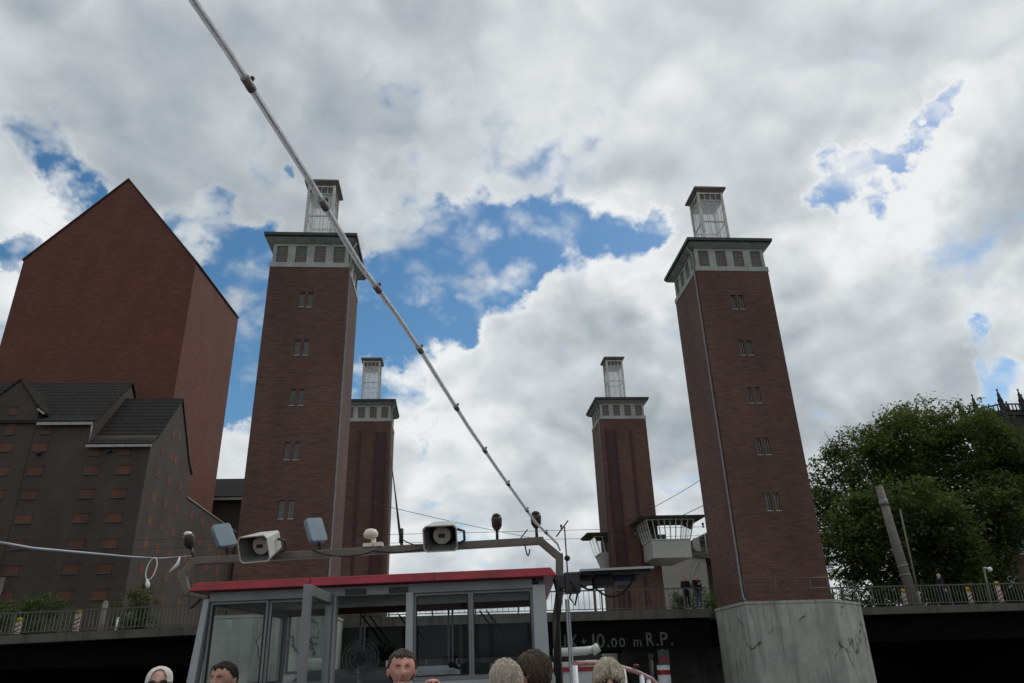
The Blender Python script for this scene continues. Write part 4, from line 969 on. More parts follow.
q.tube(sag((-1.72,6.24,E+.93),(-1.2,6.24,E+.90),.05), .006, 5); q.tube(sag((-1.2,6.24,E+.90),(-.7,6.24,E+.92),.03), .006, 5)
q.tube(sag((-.98,6.23,E+.99),(-.7,6.23,E+.92),.03), .005, 5); q.tube(sag((.06,6.25,E+.9),(.1,6.25,E+.86),.07), .006, 5)
q.tube([(-2.70,6.2,E+.62),(-2.62,6.1,E+.5),(-2.56,6.0,E+.50),(-2.5,5.99,E+.55)], .010, 6)
for k in range(3): q.tube([(.28+.02*k,6.2,E+.62),(.32-.01*k,6.2,E+.4),(.25+.02*k,6.2,E),(.25+.015*k,6.2,DK+.3)], .011, 6)
q.tube([(.42,6.2,E+.6),(.47,6.2,E+.5),(.44,6.2,E+.40),(.40,6.2,E+.46),(.43,6.2,E+.53)], .01, 6)
q.build('cables', M['black'], B)
q = MB(); q.box(.37,.50,6.22,6.4,E+.50,E+.66); q.box(.30,.37,6.2,6.26,E+.53,E+.64); q.build('junction_box', M['dark'], B, .01)
# flat shelf with equipment hung below, carried by the mast
q = MB(); q.box(.50,1.10,6.15,7.25,E+.655,E+.672); sh = q.build('equipment_shelf', M['palealu'], B)
q = MB(); q.box(.52,1.08,6.2,7.2,E+.632,E+.654); q.bar((.345,6.35,E+.64),(.6,6.6,E+.64),.05,.03); q.box(.62,.78,6.3,6.5,E+.545,E+.631); q.box(.52,.6,6.3,6.9,E+.59,E+.631); q.build('shelf_frame', M['black'], sh)
q = MB(); q.box(.80,.98,6.4,6.75,E+.585,E+.631); q.build('blue_box', plain('dark_blue_box', (.02,.035,.10), .5), sh)
q = MB(); q.tube(sag((.6,6.35,E+.57),(.96,6.4,E+.6),.12), .008, 5); q.tube(sag((.47,6.3,E+.6),(.66,6.4,E+.56),.05), .008, 5); q.build('hanging_cables', M['black'], sh)
# stair handrail with white stanchions
q = MB(); pts = [(.30,4.6,E-.02),(.45,4.9,E-.02),(.6,5.0,E-.05),(.70,5.0,E-.08),(.80,5.0,E-.13),(.90,5.0,E-.24),(1.0,5.0,E-.42)]
q.tube(pts, .015, 8); hr = q.build('handrail', plain('worn_pink_handrail', (.40,.23,.23), .45, 0, .35, 14.), B)
for x, z, y in ((.30,E-.03,4.6),(.63,E-.06,5.0),(.74,E-.1,5.0),(.78,E-.13,5.0),(1.0,E-.43,5.0)):
    q = MB(); q.tube([(x,y,DK),(x,y,z)], .016, 8); q.build('stanchion', M['white'], hr)
q = MB(); q.ball((.71,5.0,E-.05), .016, 8, 6, (1.3,1,.7)); q.build('rail_knob', plain('dark_red_knob', (.12,.01,.015), .5), hr)
# deck rail round the boat and the stern mast the light tube runs to
q = MB()
for s in (-1, 1):
    x = cxb+s*2.5
    for z in (DK+.5, DK+1.0): q.tube([(x,-7.9,z),(x,5.6,z)], .02, 6)
    for y in range(-8, 7, 2): q.tube([(x,y+.1 if y < 0 else y-.4,DK),(x,y+.1 if y < 0 else y-.4,DK+1)], .02, 6)
q.build('deck_railing', M['white'], B)
q = MB(); q.tube([(-1.05,-2.6,DK),(-1.05,-2.6,E+2.0)], .05, 10); q.build('stern_mast', M['beam'], B)
q = MB(); q.tube([(-3.55,4.4,DK),(-3.55,4.4,E+.95)], .03, 8); q.build('side_post', M['beam'], B)

def b2w(x, y, z):
    return wmat(B) @ Vector((x, y, z))
# ---- silver light tube from the mast to the stern mast
t = thing('light_tube', 'long silver tube of lights strung from the mast across the sky', 'light tube', tuple(b2w(.36,6.5,E+.86)))
P = [(.36,6.4,E+.86),(.334,6.3,E+.903),(.148,5.72,E+.983),(-.102,4.52,E+1.112),(-.244,3.81,E+1.19),(-.334,3.32,E+1.247),(-.392,3.0,E+1.286),(-.456,2.68,E+1.323),(-.54,2.31,E+1.362),(-.612,1.85,E+1.418),(-.692,1.40,E+1.468),(-.722,1.258,E+1.482),(-.83,.5,E+1.57),(-.95,-1,E+1.72),(-1.05,-2.6,E+1.9)]
m = MB(); m.tube([b2w(*p) for p in P], [.008,.0105]+[.0105]*13, 10); m.build('tube', M['tubeplastic'], t, world=True)
m = MB()
off = Vector((.002,.0,-.003))
m.tube([b2w(*(Vector(p)+off)) for p in P], .0035, 6); m.build('inner_cable', M['zinc'], t, world=True)
allp = [Vector(p) for p in P]
def along(dist):
    for a, b in zip(allp, allp[1:]):
        l = (b-a).length
        if dist <= l: return a.lerp(b, dist/l), (b-a).normalized()
        dist -= l
    return allp[-1], Vector((0,-1,0))
s = .45
while s < 8.6:
    p, dr = along(s); m = MB(); m.tube([b2w(*(p-dr*.022)), b2w(*(p+dr*.022))], .0128, 10); m.build('coupling', M['zinc'], t, world=True)
    q_ = p+Vector((.006,0,.010)); m = MB(); m.tube([b2w(*q_), b2w(*(q_+Vector((.004,0,.012))))], .006, 6); m.build('clip', M['black'], t, world=True); s += .50 if s > 3.2 else .62
t = thing('light_tube', 'thin pale light tube on the left with a hanging white loop and plug', 'light tube', tuple(b2w(-2.72,6.3,E+.93)))
m = MB(); P2 = [(-3.55,4.4,E+.87),(-3.40,5.2,E+.868),(-3.05,5.85,E+.878),(-2.9,6.05,E+.885),(-2.74,6.28,E+.93)]; m.tube([b2w(*p) for p in P2], [.010,.010,.009,.006,.003], 8); m.build('tube', plain('pale_blue_tube', (.26,.29,.34), .3, 0, .2), t, world=True)
m = MB(); c = Vector((-2.93,6.0,E+.80)); m.tube([b2w(c.x+.038*math.cos(a)+.012*math.sin(a), c.y, c.z+.085*math.sin(a)) for a in [R(k*20) for k in range(19)]], .0042, 6, False); m.build('cable_loop', M['white'], t, world=True)
m = MB(); m.tube([b2w(-2.95,6,E+.72), b2w(-2.94,6,E+.68), b2w(-2.93,6,E+.655)], [.008,.018,.012], 8); m.tube([b2w(-2.76,6.1,E+.9), b2w(-2.77,6.1,E+.84), b2w(-2.83,6.1,E+.78)], [.005,.016,.006], 8); m.build('plug', M['white'], t, world=True)
# ---- desk fan on the console
t = thing('desk_fan', 'grey round desk fan standing inside the wheelhouse', 'fan', tuple(b2w(-1.5,7.32,E-.15)), -YA)
t.rotation_euler = (0, 0, -YA+R(14))
m = MB()
for rr in (.165, .135, .10, .06): m.tube([(rr*math.cos(R(k*15)), -.02, .24+rr*math.sin(R(k*15))) for k in range(25)], .0045, 5, False)
for k in range(24): a = R(k*15); m.tube([(.04*math.cos(a), -.03, .24+.04*math.sin(a)), (.165*math.cos(a), -.015, .24+.165*math.sin(a))], .0025, 4)
m.build('guard', M['alu'], t)
m = MB()
for k in range(4):
    a0 = R(k*90); vs = []
    for i in range(6):
        a = a0+R(i*13); vs += [(.035*math.cos(a), -.004+.006*i, .24+.035*math.sin(a)), (.145*math.cos(a), -.008+.01*i, .24+.145*math.sin(a))]
    m.add(vs, [(2*i,2*i+1,2*i+3,2*i+2) for i in range(5)])
m.build('blades', M['zinc'], t)
m = MB(); m.tube([(0,-.03,.24),(0,.1,.24)], [.04,.05], 12); m.build('motor', M['dark'], t)
m = MB(); m.tube([(0,.04,0),(0,.04,.22)], .02, 8); m.tube([(0,.04,-.0),(0,.04,.025)], [.09,.07], 14); m.build('stand', M['palealu'], t)

# ------------------------------------------------------------------ other boats and the pile under the bridge
t = thing('moored_boat', 'white passenger boat with red stripe and rolled pale awning moored before the bridge', 'boat', (3.4, 29, 0))
m = MB(); m.prism([(1.6,23.6,-.4),(4.3,23.6,-.4),(4.75,23.4,1.6),(1.2,23.4,1.6)], (0,9.5,0)); m.prism([(1.2,32.9,1.6),(1.6,33.1,-.4),(2.95,35.6,-.2),(3.0,36.2,1.8)], (.02,0,0)); m.prism([(4.75,32.9,1.6),(4.3,33.1,-.4),(2.95,35.6,-.2),(3.0,36.2,1.8)], (.02,0,0)); m.build('hull', M['shadewhite'], t, world=True)
m = MB(); m.box(2.6, 4.55, 23.8, 32, 1.61, 4.55); m.build('superstructure', M['shadewhite'], t, world=True)
m = MB(); m.box(2.56, 4.59, 23.76, 32.04, 4.30, 4.42); m.box(1.18,4.77,23.38,32.9,1.3,1.45); m.build('red_stripe', M['boatred'], t, world=True)
m = MB(); m.tube([(3.1,24.0,4.83),(4.1,24.0,4.86),(4.35,24.0,4.9)], [.12,.12,.10], 12); m.tube([(4.3,24.0,4.84),(4.5,24.0,4.95)], .14, 8); m.build('rolled_awning', M['hornwhite'], t, world=True)
m = MB()
for y in range(25, 32, 2): m.box(4.552, 4.58, y, y+1.3, 2.6, 3.7); m.box(2.57, 2.598, y, y+1.3, 2.6, 3.7)
m.box(2.9, 4.2, 23.77, 23.798, 2.6, 3.7); m.build('windows', M['darkglass'], t, world=True)
def yacht(label, x, y, L, wd, h, colr):
    t = thing('motor_yacht', label, 'boat', (x, y, 0), group='yachts moored far behind the bridge')
    m = MB(); m.prism([(x-wd*.7,y,-.3),(x+wd*.7,y,-.3),(x+wd,y,1.4),(x-wd,y,1.4)], (0,L,0)); m.build('hull', M['white'], t, world=True)
    m = MB(); m.frustum(x-wd*.8,x+wd*.8,y+.8,y+L*.7,1.41, x-wd*.65,x+wd*.65,y+1.4,y+L*.6,h); m.build('cabin', colr, t, world=True)
    m = MB(); m.frustum(x-wd*.82,x+wd*.82,y+.9,y+L*.68,2.0, x-wd*.74,x+wd*.74,y+1.15,y+L*.64,2.7); m.build('window_strip', M['darkglass'], t, world=True)
    m = MB(); m.tube([(x,y+L*.4,h),(x,y+L*.4,h+1.6)], .05, 6); m.build('mast', M['zinc'], t, world=True)
yacht('white yacht far under the bridge, nearest the left bank', -7, 92, 10, 1.7, 3.9, M['white'])
yacht('yacht with red cabin far under the bridge between two white ones', -3.2, 96, 10, 1.7, 4.1, M['boatred'])
yacht('white yacht far under the bridge, nearest the middle of the channel', .6, 94, 11, 1.8, 4.0, M['white'])
t = thing('mooring_pile', 'white mooring pile with red band and dark plate under the bridge', 'pile', (9.7, 36, -2))
m = MB(); m.tube([(9.66,36,-2),(9.7,36,4.28)], .29, 14); m.build('pile', M['shadewhite'], t, world=True)
m = MB(); m.tube([(9.694,36,3.88),(9.697,36,4.08)], .297, 14, False); m.build('red_band', M['boatred'], t, world=True)
m = MB(); m.box(9.44, 9.96, 35.75, 35.8, 4.29, 4.92); m.tube([(9.7,35.85,4.28),(9.7,35.85,4.95)], .05, 6); pl = m.build('plate', M['dark'], t, world=True)
m = MB()
for x in (9.52, 9.66, 9.8): m.box(x, x+.09, 35.735, 35.748, 4.42, 4.62)
m.build('red_marks', M['boatred'], pl, world=True)
m = MB(); m.tube([(9.2,36.2,-2),(9.2,36.2,4.6)], .1, 8); m.box(9.08,9.32,36.1,36.3,4.6,4.78); m.build('side_pole', M['dark'], t, world=True)

# ------------------------------------------------------------------ street furniture on the bridge
def beacon(label, x, z, h=.95):
    t = thing('warning_beacon', label, 'beacon', (x, 38.5, z), group='warning beacons along the road')
    m = MB(); m.frustum(-.2,.2,-.15,.15,0,-.16,.16,-.11,.11,.1); m.build('foot', M['black'], t)
    m = MB(); m.box(-.12,.12,-.02,.02,.1,h-.28); o = m.build('board', M['winframe'], t)
    m = MB()
    for k in range(3):
        z_ = .16+k*.19
        if z_+.2 < h-.28: m.prism([(-.12,-.023,z_),(.12,-.023,z_+.12),(.12,-.023,z_+.2),(-.12,-.023,z_+.08)], (0,.002,0))
    m.build('stripes', M['boatred'], o)
    m = MB(); m.tube([(0,-.05,h-.16),(0,.05,h-.16)], .10, 14); m.box(-.08,.08,-.05,.05,h-.3,h-.2); m.build('lamp', M['yellow'], t)
beacon('leftmost warning beacon, behind the left railing at the photo edge', -20.45, 6.42, .9); beacon('taller warning beacon in front of the green hedge', -17.8, 6.47, 1.15)
beacon('warning beacon beside the leaning grey pole', 23.6, 6.64, .95); beacon('warning beacon between the leaning pole and the slim lamp post', 27.2, 6.64, .95); beacon('rightmost warning beacon before the brick flats', 28.9, 6.64, 1.2)
m = MB(); m.tube([(-16.0,38.6,6.5),(-16,38.6,7.1)], .05, 8); m.box(-16.06,-15.94,38.54,38.66,7.1,7.14); tag(m.build('marker_post', M['white']), 'small white marker post behind the left railing', 'post')
t = thing('tension_pole', 'thick leaning grey pole in front of the trees', 'pole', (26.3, 42, 6.6))
m = MB(); m.tube([(26.28,42,6.6),(26.0,42,10),(25.78,42,13.7)], [.30,.27,.21], 16); m.build('shaft', M['polegrey'], t, world=True)
for pts, rr in (([(25.85,42,12.5),(25.83,42,12.9)],.25),([(26.1,42,9),(26.08,42,9.12)],.30),([(26.1,42,8.5),(26.09,42,8.6)],.305)):
    m = MB(); m.tube(pts, rr, 14); m.build('collar', M['zinc'], t, world=True)
t = thing('slim_pole', 'slim grey pole right beside the thick leaning pole', 'pole', (26.6, 42, 6.6)); m = MB(); m.tube([(26.45,41.8,6.6),(26.75,42,12.3)], [.07,.045], 8); m.build('shaft', M['polegrey'], t, world=True)
m = MB(); m.tube([(26.45,41.8,6.6),(26.47,41.8,7.6)], .1, 8); m.build('base_sleeve', M['zinc'], t, world=True)
t = thing('street_lamp', 'slim short lamp post with a small white lamp head in front of the flats', 'street lamp', (30.8, 42, 6.6)); m = MB(); m.tube([(30.85,42,6.6),(31.0,42,8.9)], .055, 8); m.build('post', M['polegrey'], t, world=True)
m = MB(); m.bar((31.0,42,8.85),(31.3,42,8.8),.06); m.ball((31.32,41.95,8.74), .13, 10, 8); m.build('lamp_head', M['white'], t, world=True)
t = thing('sign_post', 'thin pole with a small upright grey plate at the left edge', 'sign', (-24.7, 44, 6.1)); m = MB(); m.tube([(-24.9,44,6.1),(-24.7,44,9.3)], .035, 8); m.build('pole', M['zinc'], t, world=True)
m = MB(); m.box(-24.84,-24.62,43.94,43.97,9.0,9.75); m.build('plate', M['polegrey'], t, world=True)
t = thing('bollard_post', 'short pale concrete post before the old warehouse', 'post', (-19, 44, 6.2)); m = MB(); m.tube([(-19.05,44,6.2),(-19.03,44,8.25)], .14, 10); m.ball((-19.03,44,8.25), .14, 10, 6); m.build('shaft', M['polegrey'], t, world=True)
# overhead wires
t = thing('wire_mast', 'slim dark mast hidden behind the right tower that holds the tram wires', 'mast', (23.5, 48.5, 6.6))
m = MB(); m.tube([(23.5,48.5,6.6),(23.5,48.5,12.9)], .12, 8); m.bar((23.5,46.4,12.35),(23.5,50.6,12.35),.1); m.build('shaft', M['rail'], t, world=True)
def wire(label, pts, rad=.014, grp='tram wires over the bridge'):
    m = MB(); m.tube(pts, rad, 5); tag(m.build('overhead_wire', M['black']), label, 'wire', grp)
def sagl(a, b, s, n=16):
    a, b = Vector(a), Vector(b); return [a.lerp(b, i/n)-Vector((0,0,4*s*(i/n)*(1-i/n))) for i in range(n+1)]
wire('upper tram wire running level across the bridge between the towers', sagl((-60,46.6,12.1),(23.5,46.6,12.3),.15))
wire('lower tram wire running level across the bridge between the towers', sagl((-60,50.4,12.1),(23.5,50.4,12.3),.1))
wire('slanting span wire from the right tower down behind the far right tower', sagl((17.2,46.8,15.75),(10.6,47,12.5),.15), .018)
wire('steep span wire ending at the left side of the right tower', sagl((13.3,37.2,11.9),(11.6,47,11.9),.1), .018)
wire('long faint span wire slanting down from the left tower to the tram wires', sagl((-5.4,37.6,12.6),(6,50.4,12.2),.1), .016)
for x, y in ((6.9,46.6),(12.6,50.4),(16.2,46.8)):
    m = MB(); m.tube([(x,y,12.2),(x,y,12.45)], .05, 6); m.ball((x,y,12.45), .09, 8, 6); tag(m.build('wire_insulator', M['dark']), {6.9:'wire clamp left of the far right tower',12.6:'wire clamp beside the large control cabin',16.2:'wire clamp behind the right tower'}[x], 'insulator')

# ------------------------------------------------------------------ people
def skin_join(mb, name, mat, parent, voxel, smooth=4):
    """one continuous surface out of overlapping limbs"""
    o = mb.build(name, mat, None)
    r = o.modifiers.new('r', 'REMESH'); r.mode = 'VOXEL'; r.voxel_size = voxel; r.use_smooth_shade = True
    s = o.modifiers.new('s', 'SMOOTH'); s.iterations = smooth; s.factor = .5
    dg = bpy.context.evaluated_depsgraph_get(); me = bpy.data.meshes.new_from_object(o.evaluated_get(dg))
    me.name = name; old = o.data; o.modifiers.clear(); o.data = me; bpy.data.meshes.remove(old); me.materials.clear(); me.materials.append(mat)
    o.parent = parent; return o
def loft(mb, rings, n=18):
    """closed stack of ellipses (cx, cy, z, rx, ry)"""
    vs = [(c[0]+c[3]*math.cos(2*math.pi*k/n), c[1]+c[4]*math.sin(2*math.pi*k/n), c[2]) for c in rings for k in range(n)]
    fs = [(i*n+k, i*n+(k+1) % n, (i+1)*n+(k+1) % n, (i+1)*n+k) for i in range(len(rings)-1) for k in range(n)]
    fs += [tuple(range(n))[::-1], tuple(range((len(rings)-1)*n, len(rings)*n))]
    mb.add(vs, fs, True)
def sstep(a, b, x): 
    x = max(0, min(1, (x-a)/(b-a))); return x*x*(3-2*x)
def head_pt(d, hs, grow=1., face=True):
    """head surface for unit direction d (face towards +y)"""
    x, y, z = d
    rx, ry, rz = .075*hs, .096*hs, .115*hs
    jaw = sstep(.1, -.9, z); front = max(0, y)
    px, py, pz = x*rx*(1-.40*jaw), y*ry*(1-.10*jaw*(1-front)), z*rz
    if z > 0: pz *= 1-.13*z*z; bx = 1+.30*z*z*(1-z*z); px *= bx; py *= bx
    if face:
        g = lambda cx, cz, sx, sz: math.exp(-((x-cx)/sx)**2-((z-cz)/sz)**2)*(1 if y > 0 else 0)
        py += hs*(.031*g(0,-.20,.13,.15)+.015*g(0,-.02,.10,.2)+.009*g(0,.20,.5,.09)-.016*(g(.36,.06,.18,.10)+g(-.36,.06,.18,.10))-.006*g(0,-.49,.3,.03)+.007*g(0,-.55,.26,.07)+.013*g(0,-.86,.3,.16)+.006*(g(.45,-.25,.2,.2)+g(-.45,-.25,.2,.2)))
    return Vector((px*grow, py*grow, pz*grow))
def icos(sub):
    bm = bmesh.new(); bmesh.ops.create_icosphere(bm, subdivisions=sub, radius=1)
    bm.verts.index_update(); v = [x.co.copy() for x in bm.verts]; f = [tuple(q.index for q in p.verts) for p in bm.faces]; bm.free(); return v, f
ICO4 = icos(4); ICO5 = icos(5)
def hand(mb, w, d, pn, side, curl, s=1.):
    """palm and five fingers; w wrist, d finger direction, pn palm normal, side = direction of the thumb"""
    d = d.normalized(); pn = (pn-d*pn.dot(d)).normalized(); sd = d.cross(pn).normalized()*side
    for k in range(-2, 3): mb.tube([w-d*.015*s+sd*k*.006*s, w+d*.045*s+sd*k*.015*s, w+d*.088*s+sd*k*.0185*s], [.017*s,.0155*s,.011*s], 8)
    for k, (off, L) in enumerate(((.032,.072),(.011,.082),(-.011,.076),(-.032,.060))):
        p = w+d*.085*s+sd*off*s; pts = [p-d*.02*s, p]; a = 0; dirn = d
        for j, fr in enumerate((.46,.31,.25)):
            a += curl*(.75, 1.0, .7)[j]; dirn = d*math.cos(a)+pn*math.sin(a); p = p+dirn*L*fr*s; pts.append(p)
        mb.tube(pts, [.0095*s,.0095*s,.0088*s,.008*s,.0062*s], 8)
    p0 = w+d*.02*s+sd*.022*s; p1 = p0+(d*.55+sd*.75+pn*.25).normalized()*.042*s; p2 = p1+(d*.85+sd*.25+pn*.45*(1+curl)).normalized()*.034*s; p3 = p2+(d*.9-sd*.1+pn*.5*(1+curl)).normalized()*.026*s
    mb.tube([p0-d*.01*s, p0, p1, p2, p3], [.014*s,.015*s,.0115*s,.0105*s,.0075*s], 8)
V = Vector
def person(label, loc, az, H, skin, hair, jacket, trousers, group, voxel=.005, head_yaw=0, head_pitch=0, pose='stand', female=False, glasses=False, scarf=None, hair_style='short', seed=1, shoes=None, beard=None):
    rng = random.Random(seed)
    t = thing('person', label, 'person', loc, -R(az), group); k = H/1.72; hs = 1.0*k*.99
    sw = (.165 if female else .185)*k; hc = V((0, .015*k, H-.116*hs))           # head centre
    arms = {}
    for s in (-1, 1):
        arms[s] = dict(sh=V((s*sw,0,1.42*k)), el=V((s*(sw+.055),-.025,1.13*k)), wr=V((s*(sw+.06),.06*k,.89*k)), d=V((0,.25,-1)), pn=V((-s,.2,0)), th=1, curl=.45)
    if pose == 'wave':
        arms[-1].update(el=V((-.30*k,.10,1.20*k)), wr=V((-.20*k,.24*k,1.44*k)), d=V((.10,.12,1)), pn=V((.6,.7,0)), curl=.85)
    if pose == 'rail':
        for s in (-1, 1): arms[s].update(el=V((s*(sw+.06),.02,1.12*k)), wr=V((s*(sw-.02),.25*k,1.04*k)), d=V((0,1,-.1)), pn=V((0,0,-1)), curl=.5)
    if pose == 'phone':
        arms[1].update(el=V((.23*k,.10,1.12*k)), wr=V((.07*k,.28*k,1.22*k)), d=V((-.3,.5,.6)), pn=V((-.4,-.5,.3)), curl=.6)
    legs = {s: [V((s*.09*k,0,.90*k)), V((s*.10*k,.015,.50*k)), V((s*.105*k,-.02,.085*k)), V((s*.125*k,.13*k,.03*k))] for s in (-1, 1)}
    if pose == 'walk':
        legs[1] = [V((.09*k,0,.90*k)), V((.1*k,.16*k,.52*k)), V((.1*k,.22*k,.09*k)), V((.12*k,.36*k,.045*k))]; legs[-1] = [V((-.09*k,0,.9*k)), V((-.1*k,-.06*k,.5*k)), V((-.1*k,-.30*k,.14*k)), V((-.11*k,-.18*k,.03*k))]
    def rot_head(p):
        m = Matrix.Rotation(R(head_yaw), 3, 'Z') @ Matrix.Rotation(R(head_pitch), 3, 'X'); return hc + m @ p
    rib = (.135 if female else .155)*k; hip = (.165 if female else .155)*k
    torso = [(0,0,.84*k,hip*.8,.10*k),(0,0,.92*k,hip,.115*k),(0,0,1.05*k,hip*.83,.10*k),(0,0,1.2*k,rib*.97,.108*k),(0,0,1.33*k,rib*1.06,.112*k),(0,-.005,1.41*k,rib*.95,.09*k),(0,-.005,1.455*k,.085*k,.068*k)]
    b = MB(); loft(b, torso)
    b.tube([(0,-.012,1.42*k),(0,-.005,1.48*k),tuple(rot_head(V((0,-.012,-.07))))], [.066*k,.056*k,.055*k], 14)
    v5, f5 = ICO4
    b.add([rot_head(head_pt(d, hs)) for d in v5], f5, True)
    for s in (-1, 1):      # ears
        b.ball(tuple(rot_head(V((s*.076*hs,-.006,-.012)))), .030*hs, 10, 8, (.36,.62,1.05))
        a = arms[s]; b.tube([V((s*.10*k,0,1.41*k)), a['sh'], a['sh'].lerp(a['el'],.5), a['el'], a['el'].lerp(a['wr'],.4), a['wr']], [.06*k,.056*k,.047*k,.038*k,.038*k,.026*k], 12)
        hand(b, a['wr'], a['d'], a['pn'], s*-1 if pose != 'wave' else 1, a['curl'], k*.98)
        l = legs[s]; b.tube([l[0], l[0].lerp(l[1],.5), l[1], l[1].lerp(l[2],.35), l[2]], [.085*k,.072*k,.052*k,.053*k,.036*k], 12); b.tube([l[2]+V((0,-.04*k,-.03*k)), l[2]+V((0,0,-.03)), l[3]], [.034*k,.042*k,.03*k], 10)
    body = skin_join(b, 'body', skin, t, voxel, 3)
    # clothing
    c = MB(); loft(c, [(x, y, z, rx+.017*k, ry+.02*k) for x, y, z, rx, ry in torso[:-1]]+[(0,-.006,1.452*k,.10*k,.082*k),(0,-.006,1.475*k,.074*k,.07*k)])
    for s in (-1, 1):
        a = arms[s]; c.tube([V((s*.09*k,0,1.405*k)), a['sh'], a['sh'].lerp(a['el'],.5), a['el'], a['el'].lerp(a['wr'],.5), a['wr'].lerp(a['el'],.1)], [.078*k,.074*k,.064*k,.056*k,.052*k,.043*k], 12)
    skin_join(c, 'jacket', jacket, t, max(voxel, .010), 6)
    c = MB()
    loft(c, [(0,0,.80*k,hip*.75,.10*k),(0,0,.92*k,hip+.012,.128*k),(0,0,.99*k,hip*.9+.012,.118*k)])
    for s in (-1, 1):
        l = legs[s]; c.tube([l[0]+V((0,0,.03)), l[0].lerp(l[1],.5), l[1], l[1].lerp(l[2],.5), l[2]+V((0,0,.01))], [.10*k,.088*k,.07*k,.064*k,.058*k], 12)
    skin_join(c, 'trousers', trousers, t, max(voxel, .010), 5)
    for s in (-1, 1):
        l = legs[s]; c = MB(); c.tube([l[2]+V((0,-.055*k,-.045*k)), l[2]+V((0,-.01,-.035*k)), l[2].lerp(l[3],.55)+V((0,0,-.012*k)), l[3]+V((0,.035*k,.005))], [.038*k,.05*k,.046*k,.028*k], 10); c.build('shoe', shoes or M['black'], t)
    # face
    for s in (-1, 1):
        e = head_pt(V((s*.36,.90,.05)).normalized(), hs); m = MB(); m.ball(tuple(rot_head(e+V((0,-.004,0)))), .0098*hs, 10, 8, (1.2,.8,.62)); eo = m.build('eye', M['eyeshade'], t)
        m = MB(); m.ball(tuple(rot_head(e+V((0,.0022,0)))), .0052*hs, 8, 6, (1,.6,1)); m.build('iris', M['black'], eo)
        m = MB(); q = [rot_head(head_pt(V((s*u,.9,w_)).normalized(), hs)*1.0) for u, w_ in ((.14,.155),(.32,.19),(.52,.13))]; m.tube(q, [.002,.0028,.0015], 6); m.build('eyebrow', hair, t)
    m = MB(); q = [rot_head(head_pt(V((u,.9,w_)).normalized(), hs)*1.01) for u, w_ in ((-.27,-.50),(-.1,-.475),(0,-.485),(.1,-.475),(.27,-.50))]; m.tube(q, [.002,.0055,.006,.0055,.002], 6); m.build('lips', M['lips'], t)
    # hair or scarf
    v4, f4 = ICO4 if voxel > .009 else ICO5
    def keep(d):
        x, y, z = d
        if scarf: return not (y > .25 and x*x/.40+(z+.08)**2/.74 < 1)
        if hair_style == 'short': return z > .64-1.2*sstep(.62,-.45,y)-.025*math.sin(x*9)+.05*noise.noise(V((x*8,y*8,z*8)))
        if hair_style == 'back': return z > (.45 if y > .45 else .45-1.15*sstep(.5,-.35,y))
        return z > (.74-.75*abs(x) if y > .3 else .45-1.75*sstep(.35,-.15,y))
    kp = [keep(d) and (scarf is not None or keep(V((d.x, d.y, d.z-.16*rng.random())).normalized())) for d in v4]; grow = 1.10 if scarf else (1.03 if hair_style == 'short' else 1.085)
    vs = []
    for d in v4:
        nz = noise.noise(V((d.x*9, d.y*9, d.z*4)))*(.02 if scarf else .02 if hair_style == 'short' else .045)+noise.noise(V((d.x*26, d.y*26, d.z*9)))*(.006 if scarf else .004)
        p = head_pt(d, hs, grow+nz, False)
        if not scarf and hair_style == 'long' and d.z < 0: p.x *= 1.1; p.y -= .01
        vs.append(rot_head(p))
    m = MB(); m.add(vs, [f for f in f4 if all(kp[i] for i in f)], True)
    if not scarf and voxel < .009:
        idx = [i for i in range(len(v4)) if kp[i]]
        sh_ = hair_style == 'short'
        hm = Matrix.Rotation(R(head_yaw), 3, 'Z') @ Matrix.Rotation(R(head_pitch), 3, 'X')
        for _ in range(3000 if sh_ else 5200):   # fine hair combed over the scalp from the crown
            i = rng.choice(idx); d = v4[i]; p = vs[i]; nl = (hm @ V((d.x/.0715**2, d.y/.096**2, d.z/.116**2))).normalized()
            fl = hm @ V((d.x*.9, d.y*.9+(.5 if d.y > .2 and d.z < .8 else -.25), -1.0))
            fl = fl+V((rng.gauss(0,.28), rng.gauss(0,.28), rng.gauss(0,.2))); fl = (fl-nl*fl.dot(nl)).normalized()
            L = rng.uniform(.010,.022) if sh_ else rng.uniform(.025,.055); lift = rng.uniform(.0005,.004) if sh_ else rng.uniform(.001,.007)
            m.tube([p-nl*.002, p+fl*L*.5+nl*lift, p+fl*L-nl*(L*L*5.5)], [.0009,.0009,.0003] if sh_ else [.0011,.0011,.0004], 3, False)
    ho = m.build('headscarf' if scarf else 'hair', scarf or hair, t)
    so_ = ho.modifiers.new('Solidify', 'SOLIDIFY'); so_.thickness = .006; so_.offset = -1
    if scarf:
        c = MB(); loft(c, [(0,-.005,1.36*k,.19*k,.13*k),(0,0,1.44*k,.13*k,.115*k),(0,.0,1.5*k,.088*k,.095*k),(0,.005,1.545*k,.080*k,.092*k)]); skin_join(c, 'scarf_fold', scarf, ho, .01, 5)
    if glasses:
        g = MB()
        for s in (-1, 1):
            e = head_pt(V((s*.38,.9,.03)).normalized(), hs); c_ = e+V((s*.002,.014,0)); pts = []
            n = 14
            ring = [rot_head(c_+V((.030*math.cos(2*math.pi*i/n)*hs, -.30*abs(.030*math.cos(2*math.pi*i/n))*(1 if s*math.cos(2*math.pi*i/n) > 0 else 0), .024*math.sin(2*math.pi*i/n)*hs))) for i in range(n)]
            g.prism(ring, rot_head(V((0,.004,0)))-hc)
            g.tube([rot_head(c_+V((s*.03,-.006,.008))), rot_head(V((s*.080*hs,.02,.012))), rot_head(V((s*.080*hs,-.02,.005)))], .003, 5)
        g.tube([rot_head(V((-.012,.118*hs,.012))), rot_head(V((0,.121*hs,.014))), rot_head(V((.012,.118*hs,.012)))], .003, 5)
